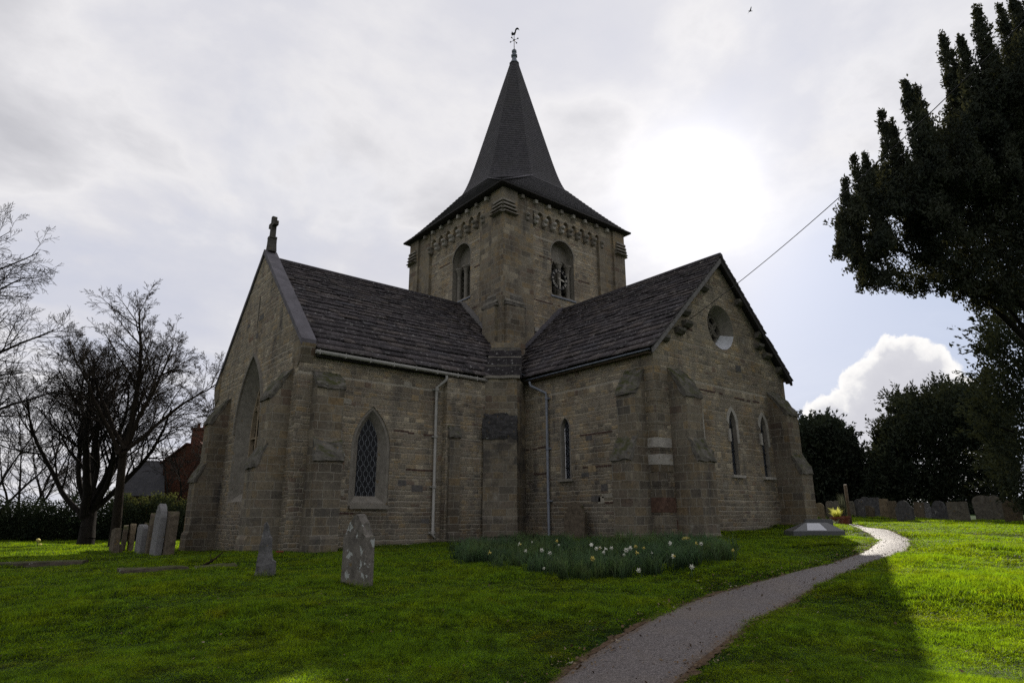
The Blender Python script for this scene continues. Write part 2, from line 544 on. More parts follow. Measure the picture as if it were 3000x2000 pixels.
def lattice(loop, O, U, N, d, du, dz, r, name, par, mat, hexa=True):
    """wire lattice clipped to the loop, one mesh"""
    us = [p[0] for p in loop]; zs = [p[1] for p in loop]
    n = len(loop)

    def inside(u, z):
        c = False
        j = n - 1
        for i in range(n):
            if (loop[i][1] > z) != (loop[j][1] > z) and u < (loop[j][0] - loop[i][0]) * (z - loop[i][1]) / (loop[j][1] - loop[i][1] + 1e-12) + loop[i][0]: c = not c
            j = i
        return c
    bm = bmesh.new(); O, U, N = Vector(O), Vector(U), Vector(N)
    segs = []
    nu = int((max(us) - min(us)) / du) + 2; nz = int((max(zs) - min(zs)) / dz) + 2
    for i in range(nu):
        for k in range(nz):
            u = min(us) + i * du; z = min(zs) + k * dz
            if hexa:
                o = .25 if k % 2 else -.25
                s = 1 if i % 2 else -1
                x0 = u + s * (du * .25 if k % 2 else -du * .25)
                segs.append((x0, z, x0, z + dz * .62)); segs.append((x0, z + dz * .62, u + s * (-du * .25 if k % 2 else du * .25), z + dz))
            else:
                segs.append((u, z, u + du, z + dz)); segs.append((u + du, z, u, z + dz))
    for a, b, c, e in segs:
        if inside((a + c) / 2, (b + e) / 2):
            t = Vector((c - a, e - b)); t.normalize()
            w = Vector((-t.y, t.x)) * r
            P = [O + U * (x + w.x * s) + Z1 * (z + w.y * s) + N * d for x, z, s in ((a, b, 1), (c, e, 1), (c, e, -1), (a, b, -1))]
            bm.faces.new([bm.verts.new(p) for p in P])
    return obj(name, bm, mat, par)


def buttress(P, n, t, w, stages, zg=BASE, seed=0):
    """stages: (projection, top of vertical face, top of weathering, next projection)"""
    P, n, t = Vector((*P, 0)), Vector((*n, 0)), Vector((*t, 0))
    bm = bmesh.new()
    prof = [(-.02, zg), (stages[0][0] + .06, zg), (stages[0][0] + .06, zg + 1.1), (stages[0][0], zg + 1.2)]
    for p, zt, zw, pn in stages:
        prof += [(p, zt), (pn, zw)]
    prof.append((-.02, stages[-1][2]))
    prism(bm, prof, P, n, t, 0, w)
    roughen(bm, 2, .014, 3.0, seed)
    o = part('buttress', bm, M['ashlar'])
    for k, (p, zt, zw, pn) in enumerate(stages):
        bm = bmesh.new()
        L = [(pn - .03, zw + .02), (p + .05, zt - .02), (p + .06, zt - .12), (p - .05, zt - .14)]
        prism(bm, [(L[0][0], L[0][1] - .02), L[3], L[2], L[1], (pn * .5 + p * .5, (zw + zt) / 2 + .1), (pn - .03, zw + .06)], P, n, t, -.025, w + .025)
        bmesh.ops.triangulate(bm, faces=bm.faces[:])
        roughen(bm, 4, .05, 4.5, seed + k)
        obj('weathering', bm, M['cap'], o)
    return o


# ---------------------------------------------------------------- left wing (gable towards the left, long wall towards the path)
def gable_top(wd, zE, zA, u0=0): return [(u0 + wd, zE), (u0 + wd / 2, zA), (u0, zE)]


# long wall, u = x
win_o = arch(5.375, 6.735, 1.33, 3.05, 4.43); win_i = arch(5.70, 6.40, 1.62, 3.2, 4.06)
bm = bmesh.new()
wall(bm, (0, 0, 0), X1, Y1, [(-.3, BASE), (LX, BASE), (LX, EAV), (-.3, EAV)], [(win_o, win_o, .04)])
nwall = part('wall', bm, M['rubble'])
bm = bmesh.new()
ring(bm, win_o, win_i, (0, -.04, 0), X1, Y1, -.26, -.26 + .001)
bm.free(); bm = bmesh.new()
# splayed dressed-stone surround from the wall face to the glass
Oo = [bm.verts.new((u, -.035, z)) for u, z in win_o]; mid = [bm.verts.new((u, -.035, z)) for u, z in scaled(win_o, (6.055, 2.6), (.86, .94))]; Ii = [bm.verts.new((u, -.27, z)) for u, z in win_i]
for i in range(len(Oo)):
    j = (i + 1) % len(Oo)
    bm.faces.new((Oo[i], Oo[j], mid[j], mid[i])); bm.faces.new((mid[i], mid[j], Ii[j], Ii[i]))
win = part('window', bm, M['grey'])
bm = bmesh.new(); sheet(bm, win_i, (0, -.275, 0), X1, Y1); obj('pane', bm, M['glass'], win)
lattice(win_i, (0, -.262, 0), X1, Y1, 0, .105, .16, .0068, 'lattice', win, M['came'])
bm = bmesh.new(); box(bm, (6.05, .03, 1.28), (1.3, .14, .1)); roughen(bm, 2, .01); obj('sill', bm, M['grey'], win)
# thicker eastern stretch of that wall next to the corner, with its low pilaster
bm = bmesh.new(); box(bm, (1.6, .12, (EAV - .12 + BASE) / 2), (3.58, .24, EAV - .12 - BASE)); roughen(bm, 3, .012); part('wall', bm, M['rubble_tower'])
buttress((3.31, .24), (0, 1), (-1, 0), .44, [(.12, 3.72, 4.0, .0)], seed=3)

# gable wall, u = -y ; N = +x
ew_o = arch(3.03, 5.87, 1.5, 3.9, 6.58, 10); ew_i = arch(3.42, 5.48, 1.85, 3.9, 6.05, 10)
sl = arch(4.53, 4.66, 7.7, 8.75, 8.92, 3)
bm = bmesh.new()
zk = LH - LS * LW / 2 - .05
wall(bm, (LX, 0, 0), -Y1, X1, [(0, BASE), (LW, BASE)] + gable_top(LW, zk, LH - .05), [(ew_o, ew_i, .42), (sl, scaled(sl, (4.6, 8.3), (.7, .95)), .3)], 0, 1)
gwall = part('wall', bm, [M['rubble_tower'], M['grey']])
ewin = None
bm = bmesh.new(); ring(bm, scaled(ew_o, (4.45, 3.9), (1.075, 1.045)), scaled(ew_o, (4.45, 3.9), (1.002, 1.002)), (LX, 0, 0), -Y1, X1, -.02, .07)
bmesh.ops.delete(bm, geom=[f for f in bm.faces if f.calc_center_median().z < 3.6], context='FACES')
ewin = part('window', bm, M['grey'])
bm = bmesh.new(); sheet(bm, ew_i, (LX - .58, 0, 0), -Y1, X1); obj('pane', bm, M['glass'], ewin)
bm = bmesh.new()
fr = scaled(ew_i, (4.45, 3.4), (.93, .965))
ring(bm, ew_i, fr, (LX, 0, 0), -Y1, X1, -.56, -.42)
for u in (4.12, 4.78): box(bm, (LX - .49, -u, 3.2), (.16, .10, 2.75))
cells = [(3.49, 4.07), (4.17, 4.73), (4.83, 5.41)]
for a, b in cells:
    L = arch(a, b, 3.75, 4.35, 4.85, 5); ring(bm, [(x, z) for x, z in scaled(L, ((a + b) / 2, 4.3), (1.12, 1.1))], L, (LX, 0, 0), -Y1, X1, -.55, -.43)
for u0, u1, zt in ((4.12, 4.78, 5.75),):
    L = arch(u0, u1, 4.7, 5.2, zt, 5); ring(bm, scaled(L, (4.45, 5.1), (1.15, 1.08)), L, (LX, 0, 0), -Y1, X1, -.55, -.43)
for u in (3.8, 5.1):
    L = arch(u - .2, u + .2, 4.75, 4.95, 5.3, 4); ring(bm, scaled(L, (u, 4.95), (1.2, 1.12)), L, (LX, 0, 0), -Y1, X1, -.55, -.43)
obj('tracery', bm, M['tan'], ewin)
bm = bmesh.new(); box(bm, (LX - .33, -4.45, 8.25), (.02, .3, 1.5)); part('louvre', bm, M['dark'])
# hidden long wall
bm = bmesh.new(); wall(bm, (0, -LW, 0), -X1, -Y1, [(-LX, BASE), (.5, BASE), (.5, EAV), (-LX, EAV)]); part('wall', bm, M['rubble'])
# coping along the gable
for sgn in (1, -1):
    bm = bmesh.new()
    Lh = LW / 2 + .14
    nst = 11
    for k in range(nst):
        t0, t1 = k / nst, (k + 1) / nst
        y0, y1 = Lh * t0, Lh * t1
        za, zb = LH - LS * y0, LH - LS * y1
        g = .006
        prism(bm, [(y0 + g, za + .17 - LS * g), (y0 + g, za - .03), (y1 - g, zb - .03), (y1 - g, zb + .17)], (LX, -LW / 2, 0), Y1 * sgn, X1, -.42, .055)
    roughen(bm, 0, .008, 2.0, sgn)
    part('coping', bm, M['coping'])
    bm = bmesh.new()
    yk = LW / 2
    prism(bm, [(yk - .55, 5.62), (yk - .1, 5.42), (yk + .02, 5.55), (yk + .16, 5.95), (yk + .19, 6.12), (yk + .14, LH - LS * (yk + .14) - .03), (yk - .55, LH - LS * (yk - .55) - .03)], (LX, -LW / 2, 0), Y1 * sgn, X1, -.4, .035)
    roughen(bm, 2, .012); part('kneeler', bm, M['ashlar'])
# cross
bm = bmesh.new()
yc = -LW / 2
prism(bm, [(-.22, 10.72), (.22, 10.72), (.13, 11.05), (.115, 11.25), (.15, 11.3), (.12, 11.36), (-.12, 11.36), (-.15, 11.3), (-.115, 11.25), (-.13, 11.05)], (LX - .2, yc, 0), Y1, X1, -.14, .14)
prism(bm, [(-.1, 11.36), (.1, 11.36), (.085, 11.79), (.3, 11.79), (.3, 11.96), (.075, 11.96), (.075, 12.2), (-.075, 12.2), (-.075, 11.96), (-.3, 11.96), (-.3, 11.79), (-.085, 11.79)], (LX - .2, yc, 0), Y1, X1, -.09, .09)
part('cross', bm, M['cross'])
# buttresses of the left wing
buttress((LX, -.46), (1, 0), (0, -1), .85, [(.86, 2.5, 3.04, .6), (.6, 4.55, 5.42, .0)], seed=1)
buttress((LX, -6.9), (1, 0), (0, -1), .85, [(.9, 2.35, 2.92, .62), (.62, 4.5, 5.4, .0)], seed=2)
buttress((8.13, 0), (0, 1), (-1, 0), .85, [(.66, 2.7, 3.2, .46), (.46, 4.86, 5.3, .0)], seed=4)


# ---------------------------------------------------------------- stone slate roofs
def slab_roof(E0, Ud, run, up, slope_len, xmin, xmax, par=church, seed=0, top_ex=.2, bot_ex=.36, nrm=None, wscale=1.0):
    """E0 point on the eave, Ud along the eave, up = unit vector up the slope; xmin/xmax(s) clip along Ud at slope distance s"""
    r = random.Random(seed)
    Ud, up = np.array(Ud, float), np.array(up, float)
    nn = np.cross(Ud, up)
    if nn[2] < 0: nn = -nn
    verts, faces, var = [], [], []
    s = 0.0
    row = 0
    while s < slope_len:
        f = s / slope_len
        ex = bot_ex + (top_ex - bot_ex) * min(1, f * 1.15)
        a, b = xmin(s), xmax(s)
        u = a - r.random() * .4
        while u < b:
            w = (r.uniform(.34, .95) * (1.15 - .5 * f)) * wscale
            u0, u1 = max(u, a), min(u + w, b)
            u += w
            if u1 - u0 < .04: continue
            th = r.uniform(.03, .055); lift = r.uniform(0, .018); skew = r.uniform(-.012, .012); drop = r.uniform(-.02, .025)
            s0, s1 = s - .03 - drop, min(s + ex * 1.5, slope_len + .05)
            g = r.uniform(.002, .009)
            q = []
            for (uu, ss, hh) in ((u0 + g, s0 + skew, .055 + lift), (u1 - g, s0 - skew, .055 + lift + skew * .6), (u1 - g, s1, .0), (u0 + g, s1, .0)):
                q.append(np.array(E0) + Ud * uu + up * ss + nn * (hh))
            # chipped corner
            i0 = len(verts)
            verts += [p for p in q] + [p + nn * th for p in q]
            for fc in ((0, 3, 2, 1), (4, 5, 6, 7), (0, 1, 5, 4), (1, 2, 6, 5), (2, 3, 7, 6), (3, 0, 4, 7)):
                faces.append([i0 + k for k in fc]); var.append(0)
            vv = r.random()
            var[-6:] = [vv] * 6
        s += ex
        row += 1
    return np_obj('roof', verts, faces, M['slate'], par, attrs={'var': var})


# left wing: near slope (towards +y) and far slope
LZe = 5.93
Lrun = LW / 2 + .22
Lslope = math.hypot(Lrun, 10.43 - LZe)
cs, sn = Lrun / Lslope, (10.43 - LZe) / Lslope


def lxmin(s):
    y = .22 - s * cs
    if y < TY - .05: return TX - .3
    k = (y - TY) / (.22 - TY)
    return (TX + .25) + (1.02 - TX - .25) * max(0, k) ** .8


slab_roof((0, .22, LZe), (1, 0, 0), 0, (0, -cs, sn), Lslope, lxmin, lambda s: LX - .40, seed=3)
slab_roof((0, -LW - .22, LZe), (1, 0, 0), 0, (0, cs, sn), Lslope, lambda s: TX - .3, lambda s: LX - .40, seed=4, wscale=1.6)
bm = bmesh.new()
prism(bm, [(-.17, -.09), (.17, -.09), (.13, .03), (0, .09), (-.13, .03)], (TX - .2, -LW / 2, 10.50), Y1, X1, 0, LX - .41 - TX + .2); roughen(bm, 4, .015, 2.0)
part('ridge', bm, M['slate'])
# right wing
RZe = 5.98
Rrun = RW / 2 + .23
Rslope = math.hypot(Rrun, 10.08 - RZe)
cs2, sn2 = Rrun / Rslope, (10.08 - RZe) / Rslope


def rymin(s):
    x = .23 - s * cs2
    if x < TX - .05: return TY - .3
    k = (x - TX) / (.23 - TX)
    return (TY + .25) + (.62 - TY - .25) * max(0, k) ** .8


slab_roof((.23, 0, RZe), (0, 1, 0), 0, (-cs2, 0, sn2), Rslope, rymin, lambda s: RY + .26, seed=5)
slab_roof((-RW - .23, 0, RZe), (0, 1, 0), 0, (cs2, 0, sn2), Rslope, lambda s: TY - .3, lambda s: RY + .26, seed=6)
bm = bmesh.new()
prism(bm, [(-.16, -.09), (.16, -.09), (.12, .03), (0, .08), (-.12, .03)], (-RW / 2, TY - .2, 10.15), X1, Y1, 0, RY + .25 - TY + .2); roughen(bm, 4, .015, 2.0)
part('ridge', bm, M['slate'])

# right wing walls: long wall u = -y (N=+x), gable u = -x (N=+y)
lw = arch(-2.80, -2.40, 2.22, 3.95, 4.3, 5)
bm = bmesh.new()
wall(bm, (0, 0, 0), -Y1, X1, [(-RY, BASE), (.3, BASE), (.3, EAV), (-RY, EAV)], [(lw, scaled(lw, (-2.6, 3.2), (.93, .985)), .16)], 0, 1)
part('wall', bm, [M['rubble'], M['grey']])


def lancet(L, O, U, N, depth, hood, sill, pale):
    bm = bmesh.new()
    us = [p[0] for p in L]; u0, u1 = min(us), max(us); c = (u0 + u1) / 2; zs = [p[1] for p in L]
    if hood:
        big = [(c + (u - c) * (1 + .26 / (u1 - u0)), z + (.15 if z > zs[2] - .1 else 0)) for u, z in L]
        ring(bm, big, [(c + (u - c) * 1.01, z) for u, z in L], O, U, N, -.03, .012)
        bmesh.ops.delete(bm, geom=[f for f in bm.faces if f.calc_center_median().z < max(zs) - 1.0], context='FACES')
        # quoin ends of the surround
        for s in (-1, 1):
            P = Vector(O) + Vector(U) * (c + s * ((u1 - u0) / 2 + .065)) + Z1 * (max(zs) - .78 + .08 * s)
            box(bm, P - Vector(N) * .01, (.13, .13, .62 + .2 * s) if abs(Vector(U).x) > .5 else (.13, .13, .6)); bm.verts.ensure_lookup_table()
            for v in bm.verts[-8:]:
                d = (v.co - Vector(O)).dot(Vector(N)); v.co += Vector(N) * ((.013 if d > 0 else -.03) - d)
    else:
        ring(bm, scaled(L, (c, 3.2), (1.3, 1.03)), scaled(L, (c, 3.2), (1.01, 1.002)), O, U, N, -.03, .01)
    w = part('window', bm, pale)
    inn = scaled(L, (c, 3.2), (.93, .985))
    bm = bmesh.new(); sheet(bm, inn, O, U, N, -depth - .005); obj('pane', bm, M['glass'], w)
    lattice(inn, O, U, N, -depth + .008, .12, .14, .005, 'lattice', w, M['lead'], False)
    z = min(zs) + .38
    while z < max(zs) - .3:
        bm = bmesh.new()
        box(bm, Vector(O) + Vector(U) * c + Z1 * z - Vector(N) * (depth - .03), (.36, .02, .02) if abs(Vector(U).x) > .5 else (.02, .36, .02)); z += .42
        obj('saddle_bar', bm, M['iron'], w)
    bm = bmesh.new(); box(bm, Vector(O) + Vector(U) * c + Z1 * (min(zs) - .05) + Vector(N) * .02, (u1 - u0 + .3, .16, .09) if abs(Vector(U).x) > .5 else (.16, u1 - u0 + .3, .09)); roughen(bm, 2, .012); obj('sill', bm, pale, w)
    return w


lancet(lw, (0, 0, 0), -Y1, X1, .16, False, True, M['grey'])
lans = [arch(c - .21, c + .21, 2.3, 3.95, 4.47, 5) for c in (2.08, 4.1, 6.1)]
oc_c = (3.95, 7.42)
oc_o = [(oc_c[0] + .8 * math.cos(t), oc_c[1] + .82 * math.sin(t)) for t in [2 * math.pi * k / 24 for k in range(24)]]
oc_i = [(oc_c[0] + .46 * math.cos(t), oc_c[1] + .5 * math.sin(t)) for t in [2 * math.pi * k / 24 for k in range(24)]]
bm = bmesh.new()
zkr = 10.0 - (10.0 - 6.0)
wall(bm, (0, RY, 0), -X1, Y1, [(0, BASE), (RW, BASE), (RW, 5.95), (RW / 2, 9.98), (0, 5.95)], [(L, scaled(L, ((L[0][0] + L[1][0]) / 2, 3.2), (.93, .985)), .14) for L in lans] + [(oc_o, oc_i, .45)], 0, 1)
part('wall', bm, [M['rubble'], M['grey']])
for L in lans: lancet(L, (0, RY, 0), -X1, Y1, .14, True, True, M['pale'])
# oculus
bm = bmesh.new(); sheet(bm, oc_i, (0, RY - .45, 0), -X1, Y1)
ocw = part('round_window', bm, M['glass'])
bm = bmesh.new()
n = 24
oo = [bm.verts.new((-u, RY + .004, z)) for u, z in oc_o]; ii = [bm.verts.new((-u, RY - .445, z)) for u, z in scaled(oc_i, oc_c, (.985, .985))]
for k in range(13, 23):
    bm.faces.new((oo[k], oo[(k + 1) % n], ii[(k + 1) % n], ii[k]))
for v in [v for v in bm.verts if not v.link_faces]: bm.verts.remove(v)
for v in bm.verts: v.co.z += .012
obj('sill', bm, M['white'], ocw)  # whitish colour stands in for sky reflected off the lead sill
bm = bmesh.new()
for k in range(4):
    a = math.pi / 2 * k + math.pi / 4 * 0
    cc = (oc_c[0] + .22 * math.cos(a), oc_c[1] + .24 * math.sin(a))
    L = [(cc[0] + .25 * math.cos(t), cc[1] + .27 * math.sin(t)) for t in [2 * math.pi * q / 16 for q in range(16)]]
    ring(bm, L, scaled(L, cc, (.74, .74)), (0, RY, 0), -X1, Y1, -.44, -.33 - .004 * k)
obj('tracery', bm, M['greytr'], ocw)
lattice(oc_i, (0, RY - .43, 0), -X1, Y1, 0, .13, .13, .008, 'lattice', ocw, M['iron'])
# back long wall of right wing
bm = bmesh.new(); wall(bm, (-RW, 0, 0), Y1, -X1, [(-2, BASE), (RY, BASE), (RY, EAV), (-2, EAV)]); part('wall', bm, M['rubble'])
# quoins at the corner of the right wing
bm = bmesh.new()
z = -.1; k = 0
rq = random.Random(5)
while z < 5.6:
    h = rq.uniform(.28, .42)
    a, b = (.62, .34) if k % 2 else (.34, .62)
    box(bm, (-b / 2 + .018, RY - a / 2 + .018, z + h / 2), (b, a, h - .018)); z += h; k += 1
part('quoins', bm, M['ashlar'])
for zz in (2.62, 3.12):
    bm = bmesh.new(); box(bm, (-.29, RY - .28, zz), (.64, .62, .3)); roughen(bm, 2, .02); part('repair_stone', bm, M['pale'])
M['redstone'] = simple('red_brown_stone', (.12, .07, .05), .95, 0, .5, 9)
bm = bmesh.new(); box(bm, (-.3, RY - .3, 1.3), (.66, .66, .42)); roughen(bm, 2, .015); part('repair_stone', bm, M['redstone'])
bm = bmesh.new(); box(bm, (-.8, RY - .2, .75), (.36, .43, .3)); part('repair_stone', bm, M['redstone'])
# buttresses of the right wing
buttress((0, 5.44), (1, 0), (0, 1), .74, [(.85, 2.72, 3.3, .5), (.5, 4.72, 5.45, .0)], seed=6)
buttress((-.66, RY), (0, 1), (-1, 0), .8, [(.9, 2.66, 3.25, .62), (.62, 4.62, 5.5, .0)], seed=7)
buttress((-6.62, RY), (0, 1), (-1, 0), .8, [(.93, 2.5, 3.1, .66), (.66, 4.6, 5.42, .0)], seed=8)
# verge boards and purlin corbels on the gable
for sgn in (1, -1):
    bm = bmesh.new()
    sp = (10.08 - RZe) / Rrun
    prism(bm, [(0, 10.02), (0, 9.82), (Rrun, RZe - .16), (Rrun, RZe + .02)], (-RW / 2, RY, 0), X1 * sgn, Y1, .15, .235)
    part('verge_board', bm, M['barge'] if sgn > 0 else M['dark'])
    bm = bmesh.new()
    prism(bm, [(0, 9.98), (0, 9.93), (Rrun, RZe - .07), (Rrun, RZe - .02)], (-RW / 2, RY, 0), X1 * sgn, Y1, -.02, .149)
    part('soffit', bm, M['dark'])
for cx, cz in ((-2.96, 8.66), (-1.75, 7.53), (-1.82, 7.13), (-1.4, 6.82), (-.53, 6.43), (-5.26, 8.61), (-6.41, 7.55), (-6.32, 7.1), (-6.8, 6.8), (-7.67, 6.37)):
    bm = bmesh.new()
    prism(bm, [(-.02, cz - .12), (.1, cz - .1), (.2, cz), (.2, cz + .1), (-.02, cz + .1)], (cx, RY, 0), Y1, X1, -.2, .2); roughen(bm, 1, .02, 4, cx)
    part('corbel', bm, M['cap'])
# eaves: fascia board of right wing, gutter of left wing, pipes
bm = bmesh.new(); box(bm, (.12, 3.6, 5.87), (.18, 5.9, .06)); part('eaves_board', bm, M['wood'])
bm = bmesh.new(); tube(bm, [(.27, .55, 5.9), (.27, RY + .1, 5.93)], .032, 8); part('gutter', bm, M['lead'])
bm = bmesh.new(); tube(bm, [(.95, .27, 5.80), (LX - .38, .27, 5.87)], .065, 10)
for k in range(9): box(bm, (1.3 + k * .85, .25, 5.805 + k * .0077), (.035, .16, .15))
part('gutter', bm, M['pvc'])
bm = bmesh.new(); box(bm, (4.5, .1, 5.8), (7.2, .16, .1)); part('eaves_board', bm, M['dark'])


def pipe(pts, r, clips, mat, shoe, ax):
    bm = bmesh.new(); tube(bm, pts, r, 10)
    o = part('drainpipe', bm, mat)
    for z in clips:
        p = V(pts[-2][0], pts[-2][1], z)
        bm = bmesh.new(); lathe(bm, p, [(r * 1.02, -.05), (r * 1.4, -.04), (r * 1.4, .04), (r * 1.02, .05)], 10); box(bm, p - Vector(ax) * .07, (.24 if ax[1] else .06, .24 if ax[0] else .06, .05))
        obj('bracket', bm, mat, o)
    return o


pipe([(3.45, .27, 5.75), (3.45, .27, 5.6), (3.73, .1, 5.32), (3.73, .1, .42), (3.71, .2, .3)], .055, [5.25, 3.62, 1.95, .48], M['pvc'], True, (0, 1, 0))
pipe([(.28, 1.05, 5.82), (.26, 1.08, 5.66), (.1, 1.75, 5.3), (.1, 1.78, 5.15), (.1, 1.78, .2), (.12, 1.79, .12)], .05, [5.1, 3.3, 1.5], M['pipe2'], True, (1, 0, 0))

# ---------------------------------------------------------------- corner turret and stepped stone roof up to the tower
bm = bmesh.new()
plan = [(1.9, -.2), (1.72, .26), (.86, 1.02), (-.2, .32), (-.2, -.2)]
a = [bm.verts.new((x, y, BASE)) for x, y in plan]; b = [bm.verts.new((x, y, 5.86)) for x, y in plan]
for i in range(5): bm.faces.new((a[i], a[(i + 1) % 5], b[(i + 1) % 5], b[i]))
bm.faces.new(b); roughen(bm, 4, .02, 2.5)
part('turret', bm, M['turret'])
_dg = V(.66, .75, 0).normalized(); _ds = V(-.75, .66, 0).normalized()
bm = bmesh.new()
prism(bm, [(0, BASE), (.30, BASE), (.30, .9), (.22, 1.0), (.22, 3.75), (0, 3.9)], V(1.76, .22, 0) - _dg * .02, _dg, _ds, 0, 1.2); roughen(bm, 3, .03, 2.5, 4)
part('turret', bm, M['turret'])
bm = bmesh.new()
prism(bm, [(-.02, 3.6), (.26, 3.62), (.27, 3.75), (.15, 4.2), (.02, 4.6), (-.02, 4.6)], V(1.77, .2, 0) - _dg * .02, _dg, _ds, -.02, 1.22)
bmesh.ops.triangulate(bm, faces=bm.faces[:]); roughen(bm, 4, .06, 3.0, 9)
part('weathering', bm, stone_plain('black_weathered_stone', (.085, .082, .082), .16, 0, 1.6, .4))
dg = V(.66, .75, 0).normalized(); ds = V(-.75, .66, 0).normalized()
rot = basis(ds, dg, Z1)
steps = [(1.24, .60, 5.93, 1.34, .10, 'grey'), (1.02, .40, 6.18, 1.38, .42, 'slate'), (.82, .20, 6.44, 1.34, .14, 'cap'), (.62, .0, 6.68, 1.3, .36, 'slate'), (.46, -.2, 6.9, 1.28, .14, 'grey'), (.26, -.42, 7.12, 1.26, .34, 'slate'),
         (.06, -.66, 7.36, 1.2, .26, 'cap'), (-.06, -.8, 7.6, 1.14, .3, 'ashlar')]
for k, (x, y, z, w, h, m) in enumerate(steps):
    bm = bmesh.new(); box(bm, (x - dg.x * .55, y - dg.y * .55, z), (w, 1.4, h), rot); roughen(bm, 4, .028, 3.0, k)
    part('turret_slab', bm, M[m])
# lead flashings in the two valleys
for nm, pts in (('L', [(.98, .2, 6.02), (.72, -.1, 6.35), (.55, -.5, 6.75), (.15, -.95, 7.22), (-.05, -1.25, 7.52), (-.08, -1.6, 7.9)]), ('R', [(.24, .62, 6.05), (.0, .36, 6.3), (-.2, .0, 6.55), (-.38, -.6, 6.75), (-.6, -1.25, 7.0)])):
    pass
bm = bmesh.new()
vs = []
rl = random.Random(2)
for k, s in enumerate(np.linspace(0, 3.0, 9)):
    y = .22 - s * cs; z = LZe + s * sn + .13
    x = lxmin(s)
    wd = .30 + rl.uniform(-.08, .1) - .012 * k
    vs.append((bm.verts.new((x - .25, y, z + .12)), bm.verts.new((x + .02, y, z + .02)), bm.verts.new((x + wd * .6, y + rl.uniform(-.03, .03), z + .01))))
for q0, q1 in zip(vs, vs[1:]):
    bm.faces.new((q0[0], q1[0], q1[1], q0[1])); bm.faces.new((q0[1], q1[1], q1[2], q0[2]))
bmesh.ops.solidify(bm, geom=bm.faces[:], thickness=.02); part('flashing', bm, M['lead'])
bm = bmesh.new()
vs = []
for k, s in enumerate(np.linspace(0, 2.2, 7)):
    x = .23 - s * cs2; z = RZe + s * sn2 + .13
    y = rymin(s)
    vs.append((bm.verts.new((x, y - .22, z + .14)), bm.verts.new((x, y + .02, z + .03)), bm.verts.new((x, y + .14, z + .01))))
for q0, q1 in zip(vs, vs[1:]):
    bm.faces.new((q0[0], q1[0], q1[1], q0[1])); bm.faces.new((q0[1], q1[1], q1[2], q0[2]))
bmesh.ops.solidify(bm, geom=bm.faces[:], thickness=.02); part('flashing', bm, M['lead'])
# mortar fillets where the roofs meet the tower faces
bm = bmesh.new()
s0, s1 = (.22 - TY) / cs, Lslope + .05
prism(bm, [(s0, .0), (s1, .0), (s1, .15), (s0, .17)], (TX, .22, LZe + .05), V(0, -cs, sn), X1, -.3, .03, Z=V(0, sn, cs)); part('flashing', bm, M['barge'])
bm = bmesh.new()
s0, s1 = (.23 - TX) / cs2, Rslope + .05
prism(bm, [(s0, .0), (s1, .0), (s1, .15), (s0, .17)], (.23, TY, RZe + .05), V(-cs2, 0, sn2), Y1, -.3, .03, Z=V(sn2, 0, cs2)); part('flashing', bm, M['coping'])

# ---------------------------------------------------------------- tower
tower = None
RC = .25
PW2, PW1 = 1.75, .85
wl = arch(1.5 + 4.09 - 1.408 - 1.53 + 0, 1.5 + 4.09 - 1.408 + 0, 10.9, 13.0, 13.74, 8)
# faces: (corner, U along the face as seen from outside left->right, N, opening u0)
faces = []
# +x face: u runs from far (-y) end to the near corner => U = +y ; +y face: U = -x
ZB, ZT = 5.5, 15.42
bm = bmesh.new()
Lface = arch(-5.70, -4.20, 10.9, 13.0, 13.74, 8)           # u = y on plane x = TX-RC
Rface = arch(3.49, 4.99, 10.9, 13.0, 13.74, 8)             # u = -x on plane y = TY-RC
slit = [(2.11, 9.02), (2.38, 9.02), (2.38, 9.72), (2.11, 9.72)]
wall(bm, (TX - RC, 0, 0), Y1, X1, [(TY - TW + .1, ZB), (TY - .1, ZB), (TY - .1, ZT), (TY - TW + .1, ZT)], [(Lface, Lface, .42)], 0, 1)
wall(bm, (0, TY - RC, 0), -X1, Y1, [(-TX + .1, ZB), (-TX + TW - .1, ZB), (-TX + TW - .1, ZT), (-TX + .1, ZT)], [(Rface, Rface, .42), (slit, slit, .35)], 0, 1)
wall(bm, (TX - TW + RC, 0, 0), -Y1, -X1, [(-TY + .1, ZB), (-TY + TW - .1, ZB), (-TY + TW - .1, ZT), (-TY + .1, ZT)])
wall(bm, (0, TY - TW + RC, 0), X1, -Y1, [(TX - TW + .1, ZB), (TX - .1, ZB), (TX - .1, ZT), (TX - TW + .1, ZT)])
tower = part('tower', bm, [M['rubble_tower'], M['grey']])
bm = bmesh.new(); box(bm, (-2.245, TY - RC - .33, 9.37), (.3, .03, .75)); part('louvre', bm, M['dark'])
bm = bmesh.new(); box(bm, (-2.52, TY - RC + .01, 8.98), (.3, .1, .16)); roughen(bm, 2, .02, 5); part('repair_stone', bm, M['pale'])
bm = bmesh.new(); box(bm, (-1.98, TY - RC + .01, 9.05), (.2, .08, .26)); roughen(bm, 2, .02, 5); part('repair_stone', bm, M['pale'])
